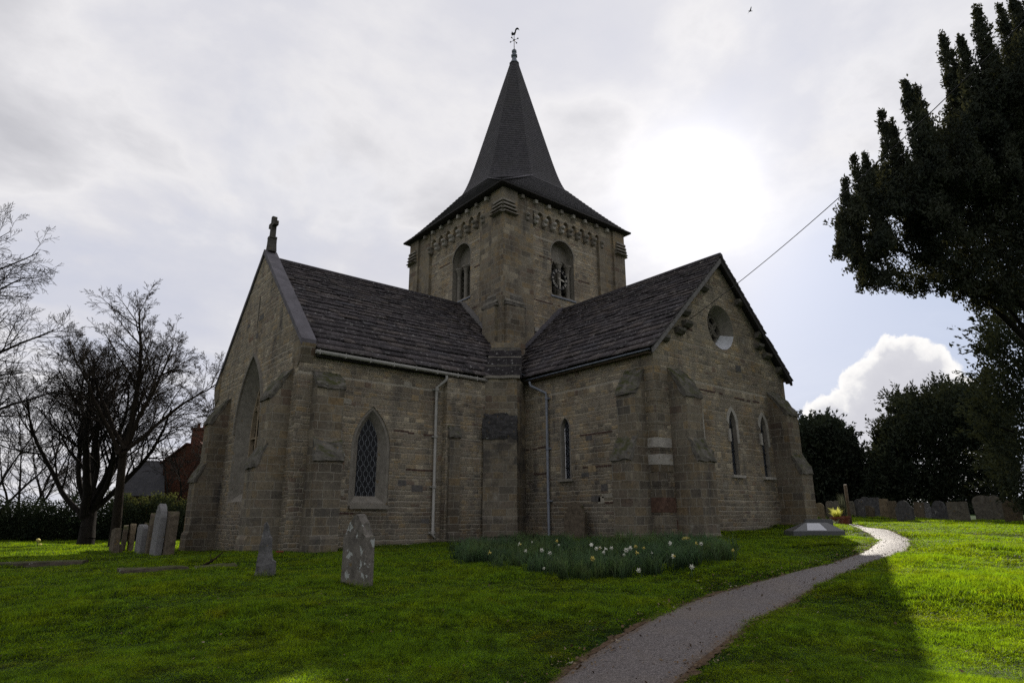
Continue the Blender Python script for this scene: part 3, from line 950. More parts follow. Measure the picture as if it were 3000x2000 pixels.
# corner pilasters
for sx in (0, 1):
    for sy in (0, 1):
        cx, cy = TX - sx * TW, TY - sy * TW
        dx, dy = (-1 if sx == 0 else 1), (-1 if sy == 0 else 1)
        bm = bmesh.new()
        box(bm, (cx + dx * PW1 / 2, cy + dy * PW1 / 2, (6.6 + 15.3) / 2), (PW1, PW1, 15.3 - 6.6)); roughen(bm, 5, .012, 2, sx + 2 * sy)
        o = part('corner_pilaster', bm, M['ashlar'])
        bm = bmesh.new()
        box(bm, (cx + dx * (.1 + PW2 / 2), cy + dy * (.1 + PW2 / 2), (6.6 + 15.28) / 2), (PW2, PW2, 15.28 - 6.6)); roughen(bm, 5, .012, 2, 5 + sx + 2 * sy)
        part('corner_pilaster', bm, M['ashlar'])
        # stepped offsets under the eaves, one stack per face
        for fx in (0, 1):
            for q in range(4):
                bm = bmesh.new()
                z = 14.62 - q * .19; pr = .06 + q * .045; ln = PW1 * (.78 + .05 * q)
                if fx: box(bm, (cx + dx * (ln / 2 - .02), cy - dy * (pr / 2 - .02), z), (ln, pr + .1, .11))
                else: box(bm, (cx - dx * (pr / 2 - .02), cy + dy * (ln / 2 - .02), z), (pr + .1, ln, .11))
                for v in bm.verts:
                    if v.co.z > z:
                        if fx: v.co.y += dy * pr * .6 * (1 if (v.co.y - cy) * dy < 0 else 0)
                        else: v.co.x += dx * pr * .6 * (1 if (v.co.x - cx) * dx < 0 else 0)
                roughen(bm, 2, .012, 4, q); obj('offset', bm, M['grey'], o)
# lower clasping buttresses at the near corner with their stepped offsets
for fx in (0, 1):
    bm = bmesh.new()
    if fx: box(bm, (TX - .42, TY + .1, 8.55), (.98, .5, 2.15))
    else: box(bm, (TX + .1, TY - .55, 8.55), (.5, .86, 2.15))
    roughen(bm, 3, .015, 3, fx)
    o = part('buttress', bm, M['ashlar'])
    for q in range(4):
        bm = bmesh.new()
        z = 10.18 - q * .18; pr = .10 + q * .09
        if fx: box(bm, (TX - .44, TY + pr / 2, z), (1.02 + .03 * q, pr, .12))
        else: box(bm, (TX + pr / 2, TY - .55, z), (pr, .92 + .03 * q, .12))
        roughen(bm, 3, .025, 4, q + fx * 5); obj('offset', bm, M['cap'] if q % 2 else M['grey'], o)
bm = bmesh.new(); box(bm, (TX + .0, TY + .0, 8.7), (.42, .42, 2.9)); roughen(bm, 4, .015, 3); box(bm, (TX - .42, TY + .12, 7.95), (1.0, .5, .34)); box(bm, (TX + .12, TY - .55, 7.75), (.5, .88, .4)); part('repair_stone', bm, M['ashlar'])


def corbel_table(O, U, N, u0, u1, n):
    bm = bmesh.new()
    st = (u1 - u0) / n
    L = [(u0, 15.3), (u0, 14.42)]
    for k in range(n):
        c = u0 + (k + .5) * st; w = st * .31
        L += [(c - w, 14.42)] + [(c - w * math.cos(t), 14.52 + w * 1.25 * math.sin(t)) for t in np.linspace(0, math.pi, 9)] + [(c + w, 14.42)]
    L += [(u1, 14.42), (u1, 15.3)]
    L = [p for i, p in enumerate(L) if i == 0 or p != L[i - 1]]
    prism(bm, L, O, U, N, -RC - .02, -.1 + .0)
    part('corbel_arcade', bm, M['rubble_tower'])
    for k in range(n + 1):
        bm = bmesh.new()
        c = u0 + k * st
        P = Vector(O) + Vector(U) * c
        for dz, pr, r in ((14.36, .16, .10), (14.14, .10, .09)):
            q = P + Vector(N) * (-RC) + Z1 * dz
            tube(bm, [q - Vector(N) * .02, q + Vector(N) * (RC + pr - .14), q + Vector(N) * (RC + pr - .08)], [r, r, r * .55], 9)
        box(bm, P + Vector(N) * (-.14) + Z1 * 14.25, (.17, .17, .16)); roughen(bm, 0, .015, 5, k)
        part('corbel', bm, M['pale'] if (k * 7) % 10 in (1, 4, 8, 7) else M['grey'])
    for k in range(8):
        c = u0 - .6 + (u1 - u0 + 1.2) * (k + .3) / 7.6
        bm = bmesh.new(); box(bm, Vector(O) + Vector(U) * c + Vector(N) * .0 + Z1 * 15.12, (.16, .16, .17)); roughen(bm, 0, .02, 6, k)
        part('eaves_block', bm, M['pale'] if k % 3 else M['grey'])


corbel_table((TX, 0, 0), Y1, X1, -7.62, -3.0, 7)
corbel_table((0, TY, 0), -X1, Y1, 1.9, 6.88, 9)


def belfry(L, O, U, N, hood=True):
    us = [p[0] for p in L]; u0, u1 = min(us), max(us); c = (u0 + u1) / 2
    U, N, O = Vector(U), Vector(N), Vector(O)
    # tympanum with two little arches
    a1 = arch(u0 + .12, c - .1, 10.9, 12.62, 12.9, 5); a2 = arch(c + .1, u1 - .12, 10.9, 12.62, 12.9, 5)
    bm = bmesh.new(); wall(bm, O - N * .42, U, N, L, [(a1, a1, .2), (a2, a2, .2)])
    w = part('belfry_window', bm, M['grey'])
    bm = bmesh.new(); box(bm, O + U * c - N * .64 + Z1 * 12, (1.6 * abs(U.x) + .02, 1.6 * abs(U.y) + .02, 2.4))
    for k in range(7):
        box(bm, O + U * c - N * .55 + Z1 * (11.1 + k * .27), (1.4 * abs(U.x) + .1 * abs(N.x), 1.4 * abs(U.y) + .1 * abs(N.y), .03))
    obj('louvre', bm, M['dark'], w)
    for u in (u0 + .16, c, u1 - .16):
        P = O + U * u - N * .3
        bm = bmesh.new(); lathe(bm, P, [(.15, 10.9), (.15, 11.0), (.105, 11.06), (.1, 12.3), (.13, 12.36), (.1, 12.38), (.17, 12.58), (.2, 12.6), (.2, 12.68)], 12)
        obj('column', bm, M['grey'], w)
    bm = bmesh.new(); prism(bm, [(-.06, 10.78), (-.06, 10.92), (.05, 10.84), (.05, 10.78)], O + U * (c - .8) - N * 0, N, U, 0, 1.6); obj('sill', bm, M['lead'], w)
    bm = bmesh.new(); Lo = scaled(L, (c, 13.0), (1.1, 1.1)); ring(bm, Lo, scaled(L, (c, 13.0), (1.0, 1.0)), O, U, N, -.05, .015)
    bmesh.ops.delete(bm, geom=[f for f in bm.faces if f.calc_center_median().z < 12.95], context='FACES'); obj('arch', bm, M['grey'], w)
    return w


belfry(Lface, (TX - RC, 0, 0), Y1, X1)
belfry(Rface, (0, TY - RC, 0), -X1, Y1)

# clock: skeleton dial in front of the columns of the right-hand belfry window, half past three
cc = V(-3.90, TY - .14, 11.68)
bm = bmesh.new()
for ro, ri in ((.52, .495), (.36, .345)):
    lo = [(ro * math.cos(t), ro * math.sin(t)) for t in [2 * math.pi * k / 32 for k in range(32)]]
    ring(bm, lo, scaled(lo, (0, 0), (ri / ro, ri / ro)), cc, -X1, Y1, -.02, .02)
lo = [(.5 * math.cos(t), .5 * math.sin(t)) for t in [2 * math.pi * k / 32 for k in range(32)]]
ring(bm, lo, scaled(lo, (0, 0), (.7, .7)), cc, -X1, Y1, -.03, -.012)
clock = part('clock', bm, M['iron'])
roman = ['XII', 'I', 'II', 'III', 'IIII', 'V', 'VI', 'VII', 'VIII', 'IX', 'X', 'XI']
for h in range(12):
    bm = bmesh.new()
    ang = math.pi / 2 - h * math.pi / 6
    er = (math.cos(ang), math.sin(ang)); et = (math.sin(ang), -math.cos(ang))
    wd = {'I': .045, 'V': .085, 'X': .085}
    tot = sum(wd[c] for c in roman[h]); x = -tot / 2

    def bar(x0, r0, x1, r1, w=.020):
        p0 = Vector((er[0] * r0 + et[0] * x0, er[1] * r0 + et[1] * x0)); p1 = Vector((er[0] * r1 + et[0] * x1, er[1] * r1 + et[1] * x1))
        d = (p1 - p0).normalized(); nn = Vector((-d.y, d.x)) * w / 2
        bm.faces.new([bm.verts.new(cc - X1 * q.x + Z1 * q.y + Y1 * .026) for q in (p0 + nn, p1 + nn, p1 - nn, p0 - nn)])
    for c in roman[h]:
        w = wd[c]; m = x + w / 2
        if c == 'I': bar(m, .37, m, .485)
        if c == 'V': bar(x + .012, .485, m, .37); bar(x + w - .012, .485, m, .37, .012)
        if c == 'X': bar(x + .012, .485, x + w - .012, .37); bar(x + w - .012, .485, x + .012, .37, .012)
        x += w
    obj('numeral', bm, M['gold'], clock)
for ang, ln, w in ((math.pi / 2 - R(105), .33, .035), (-math.pi / 2, .46, .026)):
    bm = bmesh.new(); prism(bm, [(-.1, -w * .6), (ln * .7, -w), (ln, 0), (ln * .7, w), (-.1, w * .6)], cc + Y1 * .03, V(-math.cos(ang), 0, math.sin(ang)), Y1, 0, .015, Z=V(math.sin(ang), 0, math.cos(ang)))
    obj('hand', bm, M['gold'], clock)

# ---------------------------------------------------------------- spire with broached square skirt
half = TW / 2 + .26
zE, zK, zTop = 15.34, 17.45, 26.55
aK, aT = 2.74, .19
t8 = math.tan(math.pi / 8)


def octv(a, z, sw=0.0): return [Vector((TCX + x * a, TCY + y * a, z)) for x, y in ((1, -t8), (1, t8), (t8, 1), (-t8, 1), (-1, t8), (-1, -t8), (-t8, -1), (t8, -1))]


bm = bmesh.new()
nrow = 66
for k in range(nrow):
    f0, f1 = k / nrow, (k + 1) / nrow
    # slight bell-cast towards the foot
    flare = lambda f: aK + (aT - aK) * f - .16 * (1 - (1 - f) ** 14) * (1 - f)
    A = octv(flare(f0) + .02, zK + (zTop - zK) * f0 - .012); B = octv(flare(f1) + .002, zK + (zTop - zK) * f1)
    if k % 2: pass
    va = [bm.verts.new(p) for p in A]; vb = [bm.verts.new(p) for p in B]
    ui = [bm.verts.new(p) for p in octv(flare(f0) - .01, zK + (zTop - zK) * f0 - .008)]
    for i in range(8):
        j = (i + 1) % 8
        bm.faces.new((va[i], va[j], vb[j], vb[i])); bm.faces.new((ui[i], ui[j], va[j], va[i]))
spire = part('spire', bm, M['shingle'], normals=False)
bm = bmesh.new()
# skirt: each course interpolates between the square eaves and the octagon foot
sq = lambda h: [(h, -h), (h, h), (h, h), (-h, h), (-h, h), (-h, -h), (-h, -h), (h, -h)]
nsk = 20
for k in range(nsk):
    def rg(f, out, dz):
        o = octv(aK + .016, zK); s_ = sq(half)
        return [Vector((TCX + s_[i][0] * (1 - f) + (o[i].x - TCX) * f, TCY + s_[i][1] * (1 - f) + (o[i].y - TCY) * f, zE + (zK - zE) * (f ** 1.12))) + Vector((np.sign(s_[i][0]) * out, np.sign(s_[i][1]) * out, dz)) for i in range(8)]
    A = rg(k / nsk, .02, .018); B = rg((k + 1) / nsk, .0, .0); C0 = rg(k / nsk, 0, -.01)
    va, vb, vc = [[bm.verts.new(p) for p in q] for q in (A, B, C0)]
    for i in range(8):
        j = (i + 1) % 8
        bm.faces.new((va[i], va[j], vb[j], vb[i])); bm.faces.new((vc[i], vc[j], va[j], va[i]))
bmesh.ops.remove_doubles(bm, verts=bm.verts, dist=1e-5)
sk = part('skirt_roof', bm, M['shingle'], normals=False)
bm = bmesh.new()
box(bm, (TCX, TCY, zE - .05), (2 * half - .04, 2 * half - .04, .05)); part('soffit', bm, M['dark'])
for (s1, e1) in (((half, -half), (half, half)), ((half, half), (-half, half)), ((-half, half), (-half, -half)), ((-half, -half), (half, -half))):
    bm = bmesh.new(); tube(bm, [(TCX + s1[0], TCY + s1[1], zE - .01), (TCX + e1[0], TCY + e1[1], zE - .01)], .05, 6); obj('eaves_roll', bm, M['dark'], sk)
# lead capping of broach edges at the foot of the corner facet
o = octv(aK + .03, zK + .03)
bm = bmesh.new(); tube(bm, [o[1], o[2]], .03, 5); tube(bm, [(TCX + half, TCY + half, zE + .05), o[2]], .035, 5); tube(bm, [(TCX + half, TCY + half, zE + .05), o[1]], .02, 5); obj('hip_lead', bm, M['coping'], sk)
bm = bmesh.new()
lathe(bm, (TCX, TCY, 26.42), [(.3, 0), (.25, .07), (.16, .24), (.12, .42), (.13, .47), (.19, .5), (.19, .6), (.125, .64), (.12, .76), (.155, .8), (.145, .92), (.04, .98)], 8, math.pi / 8)
obj('finial', bm, M['lead'], spire)
# weathervane
vane = None
vc = V(TCX, TCY, 27.38)
bm = bmesh.new(); tube(bm, [vc, vc + Z1 * .6, vc + Z1 * 1.08], [.024, .018, .015], 6); lathe(bm, vc + Z1 * .05, [(.02, -.05), (.05, 0), (.02, .05)], 8); lathe(bm, vc + Z1 * .7, [(.02, -.08), (.07, 0), (.02, .08)], 8)
for a in range(4):
    d = V(math.cos(a * math.pi / 2 + .3), math.sin(a * math.pi / 2 + .3), 0); tube(bm, [vc + Z1 * .7, vc + Z1 * .7 + d * .24], .013, 5)
    box(bm, vc + Z1 * .7 + d * .26, (.06, .06, .06))
vane = part('weathervane', bm, M['iron'])
bm = bmesh.new()
rt = V(RT[0], RT[1], 0).normalized()
ck = [(-.30, .06), (-.2, .0), (-.1, .06), (0, .04), (.12, .1), (.2, .3), (.22, .5), (.32, .62), (.46, .62), (.56, .5), (.5, .7), (.36, .78), (.2, .72), (.1, .56), (.06, .36), (-.04, .26), (-.14, .28), (-.2, .38), (-.27, .34), (-.25, .24), (-.33, .2), (-.25, .16)]
ck = [(u * .55, z * .72) for u, z in ck]
prism(bm, ck, vc + Z1 * 1.03, rt, rt.cross(Z1), -.02, .02); obj('cockerel', bm, M['iron'], vane)

# ---------------------------------------------------------------- thin red tile courses let into the walls
M['tile'] = simple('old_red_tile', (.085, .05, .04), .95, 0, .4, 14)


def tile_course(P, U, N, ln, seed):
    bm = bmesh.new(); r_ = random.Random(seed); U, N = Vector(U), Vector(N); x = 0
    while x < ln:
        w = r_.uniform(.12, .26)
        if r_.random() < .85: prism(bm, [(x, -.03), (x + w - .015, -.03 + r_.uniform(-.01, .01)), (x + w - .015, .03), (x, .03 + r_.uniform(-.01, .01))], P, U, N, -.02, .006)
        x += w
    part('tile_course', bm, M['tile'])


for x, z, ln in ((5.28, 3.72, .5), (4.75, 3.68, .3), (4.15, 3.66, .42), (5.0, 2.48, 1.2), (7.0, 1.1, .4)): tile_course((x, 0, z), -X1, Y1, ln, int(x * 100))
for y, z, ln in ((.5, 3.35, .55), (1.15, 3.38, .4), (3.3, 3.62, 1.3), (3.4, 2.55, 1.15), (.9, 2.45, .7), (4.7, .95, .3), (4.2, 1.4, .35)): tile_course((0, y, z), Y1, X1, ln, int(y * 100))
for x, z, ln in ((-2.2, 5.0, 1.3), (-4.4, 4.95, 1.5), (-1.4, 7.0, .8)): tile_course((x, RY, z), -X1, Y1, ln, int(-x * 100))
for u, z, ln in ((-6.9, 13.1, .8), (-3.9, 12.2, 1.1), (-4.0, 10.2, 1.2)): tile_course((TX - RC, u, z), Y1, X1, ln, int(-u * 100))
for u, z, ln in ((-2.3, 10.4, 1.6), (-5.3, 12.0, .9), (-2.6, 12.6, .8)): tile_course((u, TY - RC, z), -X1, Y1, ln, int(-u * 100))
# odd single stones that catch the eye
rq = random.Random(41)
for k in range(26):
    bm = bmesh.new(); w, h = rq.uniform(.22, .5), rq.uniform(.12, .24)
    face = rq.choice('LRGT')
    c = simple('odd_stone_%d' % k, rq.choice(((.12, .112, .105), (.36, .33, .27), (.19, .125, .085), (.3, .23, .14), (.10, .095, .09))), .95, 0, .35, 9)
    L = [(-w / 2, -h / 2), (w / 2, -h / 2 + rq.uniform(-.02, .02)), (w / 2 - .02, h / 2), (-w / 2 + .01, h / 2 - .01)]
    if face == 'L': prism(bm, L, (rq.choice((rq.uniform(3.95, 5.0), rq.uniform(3.95, 5.0), rq.uniform(6.95, 7.1))), 0, rq.uniform(.5, 5.4)), X1, Y1, -.02, .008)
    elif face == 'R': prism(bm, L, (0, rq.uniform(3.2, 5.1), rq.uniform(.8, 5.4)), Y1, X1, -.02, .008)
    elif face == 'G': prism(bm, L, (-rq.uniform(1.6, 6.3), RY, rq.choice((rq.uniform(.8, 2.0), rq.uniform(4.8, 6.2)))), X1, Y1, -.02, .008)
    else: prism(bm, L, (LX, -rq.uniform(2.6, 6.4), rq.uniform(6.8, 8.2)), Y1, X1, -.02, .008)
    part('odd_stone', bm, c)

# ================================================================== GROUND AND PATH
def smooth_line(P, n):
    P = np.array(P); m = len(P)
    out = []
    for i in range(m - 1):
        p0, p1, p2, p3 = P[max(i - 1, 0)], P[i], P[i + 1], P[min(i + 2, m - 1)]
        for t in np.linspace(0, 1, n, endpoint=False):
            out.append(.5 * ((2 * p1) + (-p0 + p2) * t + (2 * p0 - 5 * p1 + 4 * p2 - p3) * t * t + (-p0 + 3 * p1 - 3 * p2 + p3) * t ** 3))
    out.append(P[-1])
    return np.array(out)


k_ = 3000 / 2352
left_px = [(1275, 1568), (1330, 1525), (1400, 1480), (1480, 1434), (1560, 1394), (1640, 1367), (1720, 1344), (1800, 1322), (1880, 1302), (1945, 1283), (1985, 1268), (2006, 1252), (2010, 1240), (1995, 1226), (1960, 1214), (1925, 1207), (1885, 1203.5)]
right_px = [(1560, 1568), (1600, 1530), (1650, 1492), (1710, 1450), (1775, 1410), (1845, 1370), (1915, 1332), (1965, 1309), (2020, 1290), (2062, 1275), (2088, 1262), (2097, 1250), (2090, 1240), (2060, 1226), (2020, 1215), (1970, 1206), (1920, 1200)]
PL = [hit(x * k_, y * k_)[:2] for x, y in left_px]; PR = [hit(x * k_, y * k_)[:2] for x, y in right_px]
d0 = (PL[0] - PL[1]); d0 /= np.linalg.norm(d0); d1 = PR[0] - PR[1]; d1 /= np.linalg.norm(d1)
PL = [PL[0] + d0 * 6, PL[0] + d0 * 3] + PL; PR = [PR[0] + d1 * 6 + np.array([.5, .2]), PR[0] + d1 * 3] + PR
PL += [PL[-1] + np.array([-4, -2.5])]; PR += [PR[-1] + np.array([-4, -2.5])]
EDG = np.concatenate([smooth_line(PL, 24), smooth_line(PR, 24)])
PL = smooth_line(PL, 12); PR = smooth_line(PR, 12)
PPOLY = np.concatenate([PL[::4], PL[-1:], PR[::-1][::4], PR[:1]])
PC = (PL + PR) / 2; PHW = np.linalg.norm(PL - PR, axis=1) / 2


def path_dist(xy):
    """signed distance to the path edge (negative inside)"""
    out = np.full(len(xy), 9.0)
    near = np.where((xy[:, 0] > EDG[:, 0].min() - 3) & (xy[:, 0] < EDG[:, 0].max() + 3) & (xy[:, 1] > EDG[:, 1].min() - 3) & (xy[:, 1] < EDG[:, 1].max() + 3))[0]
    for i in range(0, len(near), 8000):
        k = near[i:i + 8000]; c = xy[k]
        d = np.sqrt(((c[:, None, :] - EDG[None]) ** 2).sum(2)).min(1)
        ins = np.zeros(len(c), bool); j = len(PPOLY) - 1
        for q in range(len(PPOLY)):
            (xi, yi), (xj, yj) = PPOLY[q], PPOLY[j]
            m = ((yi > c[:, 1]) != (yj > c[:, 1])) & (c[:, 0] < (xj - xi) * (c[:, 1] - yi) / (yj - yi + 1e-12) + xi)
            ins ^= m; j = q
        out[k] = np.minimum(np.where(ins, -d, d), 9.0)
    return out


def bumps(xy):
    x, y = xy[:, 0], xy[:, 1]
    return (np.sin(x * 1.3 + 1.7 * np.sin(y * .7)) * np.sin(y * 1.1 + 1.3 * np.sin(x * .9 + 2)) * .03 + np.sin(x * 3.7 + 2 * np.sin(y * 2.3)) * np.sin(y * 3.1 + x) * .012)


def ground_z(xy):
    z = gz_arr(xy)
    pd = path_dist(xy)
    k = np.clip(pd / .9, 0, 1)
    return z + bumps(xy) * k + .035 * np.clip(pd / .25, 0, 1)


def axis(c, dense, step, far):
    a = list(np.arange(c - dense, c + dense + 1e-6, step))
    s = step; x = a[-1]
    while x < far: s *= 1.25; x += s; a.append(x)
    s = step; x = a[0]
    while x > -far: s *= 1.25; x -= s; a.insert(0, x)
    return np.array(a)


ax_, ay_ = axis(6, 16, .22, 900), axis(6, 16, .22, 900)
gx, gy = np.meshgrid(ax_, ay_, indexing='ij')
gxy = np.stack([gx.ravel(), gy.ravel()], 1)
gzv = ground_z(gxy)
n0, n1 = gx.shape
idx = np.arange(n0 * n1).reshape(n0, n1)
gf = np.stack([idx[:-1, :-1], idx[1:, :-1], idx[1:, 1:], idx[:-1, 1:]], -1).reshape(-1, 4)

t = NT('turf')
ob = t.n('ShaderNodeNewGeometry').outputs['Position']
a = t.noise(ob, .8, 5, .65); b = t.noise(ob, 12, 5, .7); c_ = t.noise(ob, 2.6, 4, .6)
col = t.mix(t.rng(a, .35, .65), (.018, .042, .010), (.03, .058, .012))
col = t.mix(t.rng(c_, .62, .75, 0, .6), col, (.07, .06, .03))
col = t.mix(.7, col, t.ramp(b, [(.3, .45), (.7, 1.6)]), 'MULTIPLY')
M['turf'] = t.out(t.bsdf(col, .95, b, .8, .04, .05))
g = np_obj('ground', np.column_stack([gxy, gzv]), gf, M['turf'], smooth=True)
tag(g, kind='structure')

# path: compacted fine gravel
NP_, NW = len(PC), 12
pv, pf = [], []
for i in range(NP_):
    for j in range(NW + 1):
        f = j / NW
        e = .035 * math.sin(i * 1.9) * (1 if j in (0, NW) else 0) + (.05 * noise.noise(Vector((i * .31, j, 3))) if j in (0, NW) else 0)
        p = PL[i] * (1 - f) + PR[i] * f + (PL[i] - PR[i]) / np.linalg.norm(PL[i] - PR[i]) * (e if j == 0 else -e)
        pv.append((*p, 0))
pv = np.array(pv)
camber = np.tile(np.sin(np.linspace(0, math.pi, NW + 1)) * .03, NP_)
pv[:, 2] = gz_arr(pv[:, :2]) + .018 + camber
for i in range(NP_ - 1):
    for j in range(NW):
        q = i * (NW + 1) + j
        pf.append((q, q + NW + 1, q + NW + 2, q + 1))
t = NT('fine_gravel')
ob = t.n('ShaderNodeNewGeometry').outputs['Position']
vo = t.n('ShaderNodeTexVoronoi', {'Vector': ob, 'Scale': 95.0})
s_ = t.n('ShaderNodeSeparateColor', {0: vo.outputs['Color']}).outputs[0]
a = t.noise(ob, 1.3, 5, .6); b = t.noise(ob, 42, 3, .7)
col = t.ramp(s_, [(0, (.06, .05, .048)), (.3, (.105, .088, .084)), (.6, (.15, .125, .118)), (.85, (.235, .2, .19)), (1, (.09, .07, .058))])
col = t.mix(t.rng(a, .4, .7, 0, .45), col, (.19, .15, .115))
col = t.mix(.5, col, t.ramp(b, [(.3, .5), (.7, 1.45)]), 'MULTIPLY')
ed = t.n('ShaderNodeAttribute', attribute_name='edge').outputs['Fac']
edn = t.math('ADD', ed, t.math('MULTIPLY', t.math('SUBTRACT', t.noise(ob, 3.2, 6, .72), .5), .55))
col = t.mix(t.rng(edn, .72, 1.02, 0, .9), col, t.mix(t.rng(b, .35, .65), (.07, .045, .03), (.17, .11, .06)))
M['gravel'] = t.out(t.bsdf(col, .6, t.math('ADD', vo.outputs['Distance'], b), .9, .012, .55))
pth = np_obj('path', pv, pf, M['gravel'], smooth=True); tag(pth, kind='structure')
_e = pth.data.attributes.new('edge', 'FLOAT', 'POINT'); _e.data.foreach_set('value', np.tile(np.abs(np.linspace(-1, 1, NW + 1)), NP_).astype(np.float32))
# bare, leaf-strewn soil along both edges of the path
sv, sf = [], []
for side in (0, 1):
    A = PL if side == 0 else PR; B = PR if side == 0 else PL
    base = len(sv)
    for i in range(NP_):
        nn = (A[i] - B[i]) / np.linalg.norm(A[i] - B[i])
        w0 = .07 + .11 * noise.noise(Vector((i * .4, side * 9, 1)))
        for e in (-.02, 0.0, w0):
            q = A[i] + nn * e
            sv.append((q[0], q[1], 0))
    for i in range(NP_ - 1):
        for j in range(2):
            q = base + i * 3 + j
            sf.append((q, q + 3, q + 4, q + 1))
sv = np.array(sv); sv[:, 2] = np.maximum(gz_arr(sv[:, :2]) + .022, ground_z(sv[:, :2]) + .006)
es = np_obj('path_edge_soil', sv, sf, simple('bare_soil', (.10, .068, .045), 1.0, 0, .5, 14, .05, 1.0)); tag(es, kind='structure')

# ================================================================== GRASS (uncountable)
FOOT = [(-9.5, 8.9, -.2, 10)]


def in_church(xy):
    x, y = xy[:, 0], xy[:, 1]
    return ((x < LX + .05) & (y < .26) & (y > -10)) | ((x < .05) & (y < RY + .05) & (x > -8.5))


def grassmat(name, base, tip, tr, straw=True, tall=.06):
    t = NT(name)
    ob = t.n('ShaderNodeNewGeometry').outputs['Position']
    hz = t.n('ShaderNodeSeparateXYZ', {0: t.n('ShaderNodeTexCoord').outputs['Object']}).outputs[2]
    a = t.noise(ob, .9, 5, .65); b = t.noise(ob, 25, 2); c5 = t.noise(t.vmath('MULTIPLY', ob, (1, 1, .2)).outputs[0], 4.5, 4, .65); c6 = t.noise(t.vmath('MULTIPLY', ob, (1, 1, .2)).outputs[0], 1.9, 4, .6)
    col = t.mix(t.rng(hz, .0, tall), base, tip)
    col = t.mix(t.rng(a, .4, .68), col, t.mix(1.0, col, (1.3, 1.08, .7), 'MULTIPLY'))
    col = t.mix(.6, col, t.ramp(b, [(.3, .55), (.7, 1.45)]), 'MULTIPLY')
    col = t.mix(1.0, col, t.ramp(c5, [(.32, .5), (.5, 1.0), (.7, 1.5)]), 'MULTIPLY')
    if straw: col = t.mix(t.rng(c6, .60, .74, 0, .45), col, (.07, .07, .028))
    d = t.n('ShaderNodeBsdfPrincipled', {'Base Color': col, 'Roughness': .6, 'Specular IOR Level': .12})
    trn = t.n('ShaderNodeBsdfTranslucent', {'Color': t.mix(1.0, col, tr, 'MULTIPLY')})
    return t.out(t.n('ShaderNodeMixShader', {0: .5, 1: d.outputs[0], 2: trn.outputs[0]}).outputs[0])


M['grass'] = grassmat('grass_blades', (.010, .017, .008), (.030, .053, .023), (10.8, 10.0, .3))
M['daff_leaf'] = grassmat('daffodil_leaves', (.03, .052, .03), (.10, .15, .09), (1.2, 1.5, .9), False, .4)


def blades(name, n, rad, hmin, hmax, wmin, wmax, bend, mat, r, link=False):
    ang = r.uniform(0, 2 * np.pi, n); rr = rad * np.sqrt(r.uniform(0, 1, n))
    bx, by = rr * np.cos(ang), rr * np.sin(ang)
    h = r.uniform(hmin, hmax, n); w = r.uniform(wmin, wmax, n)
    fa = r.uniform(0, 2 * np.pi, n); la = r.uniform(0, 2 * np.pi, n); lb = r.uniform(.1, 1, n) * bend
    fx, fy = np.cos(fa) * w / 2, np.sin(fa) * w / 2
    dx, dy = np.cos(la) * lb * h, np.sin(la) * lb * h
    v = np.zeros((n, 5, 3))
    v[:, 0] = np.stack([bx - fx, by - fy, 0 * h - .01], 1); v[:, 1] = np.stack([bx + fx, by + fy, 0 * h - .01], 1)
    v[:, 2] = np.stack([bx + fx * .8 + dx * .35, by + fy * .8 + dy * .35, h * .6], 1); v[:, 3] = np.stack([bx - fx * .8 + dx * .35, by - fy * .8 + dy * .35, h * .6], 1)
    v[:, 4] = np.stack([bx + dx, by + dy, h * (1 - .25 * lb)], 1)
    i = np.arange(n)[:, None] * 5
    f = np.concatenate([i + np.array([[0, 1, 2]]), i + np.array([[0, 2, 3]]), i + np.array([[3, 2, 4]])])
    me = bpy.data.meshes.new(name)
    V_ = v.reshape(-1, 3).astype(np.float32); f = f.astype(np.int32)
    me.vertices.add(len(V_)); me.vertices.foreach_set('co', V_.ravel()); me.loops.add(f.size); me.loops.foreach_set('vertex_index', f.ravel())
    me.polygons.add(len(f)); me.polygons.foreach_set('loop_start', np.arange(len(f), dtype=np.int32) * 3)
    me.materials.append(mat); me.update(); me.validate()
    o = bpy.data.objects.new(name, me)
    return o


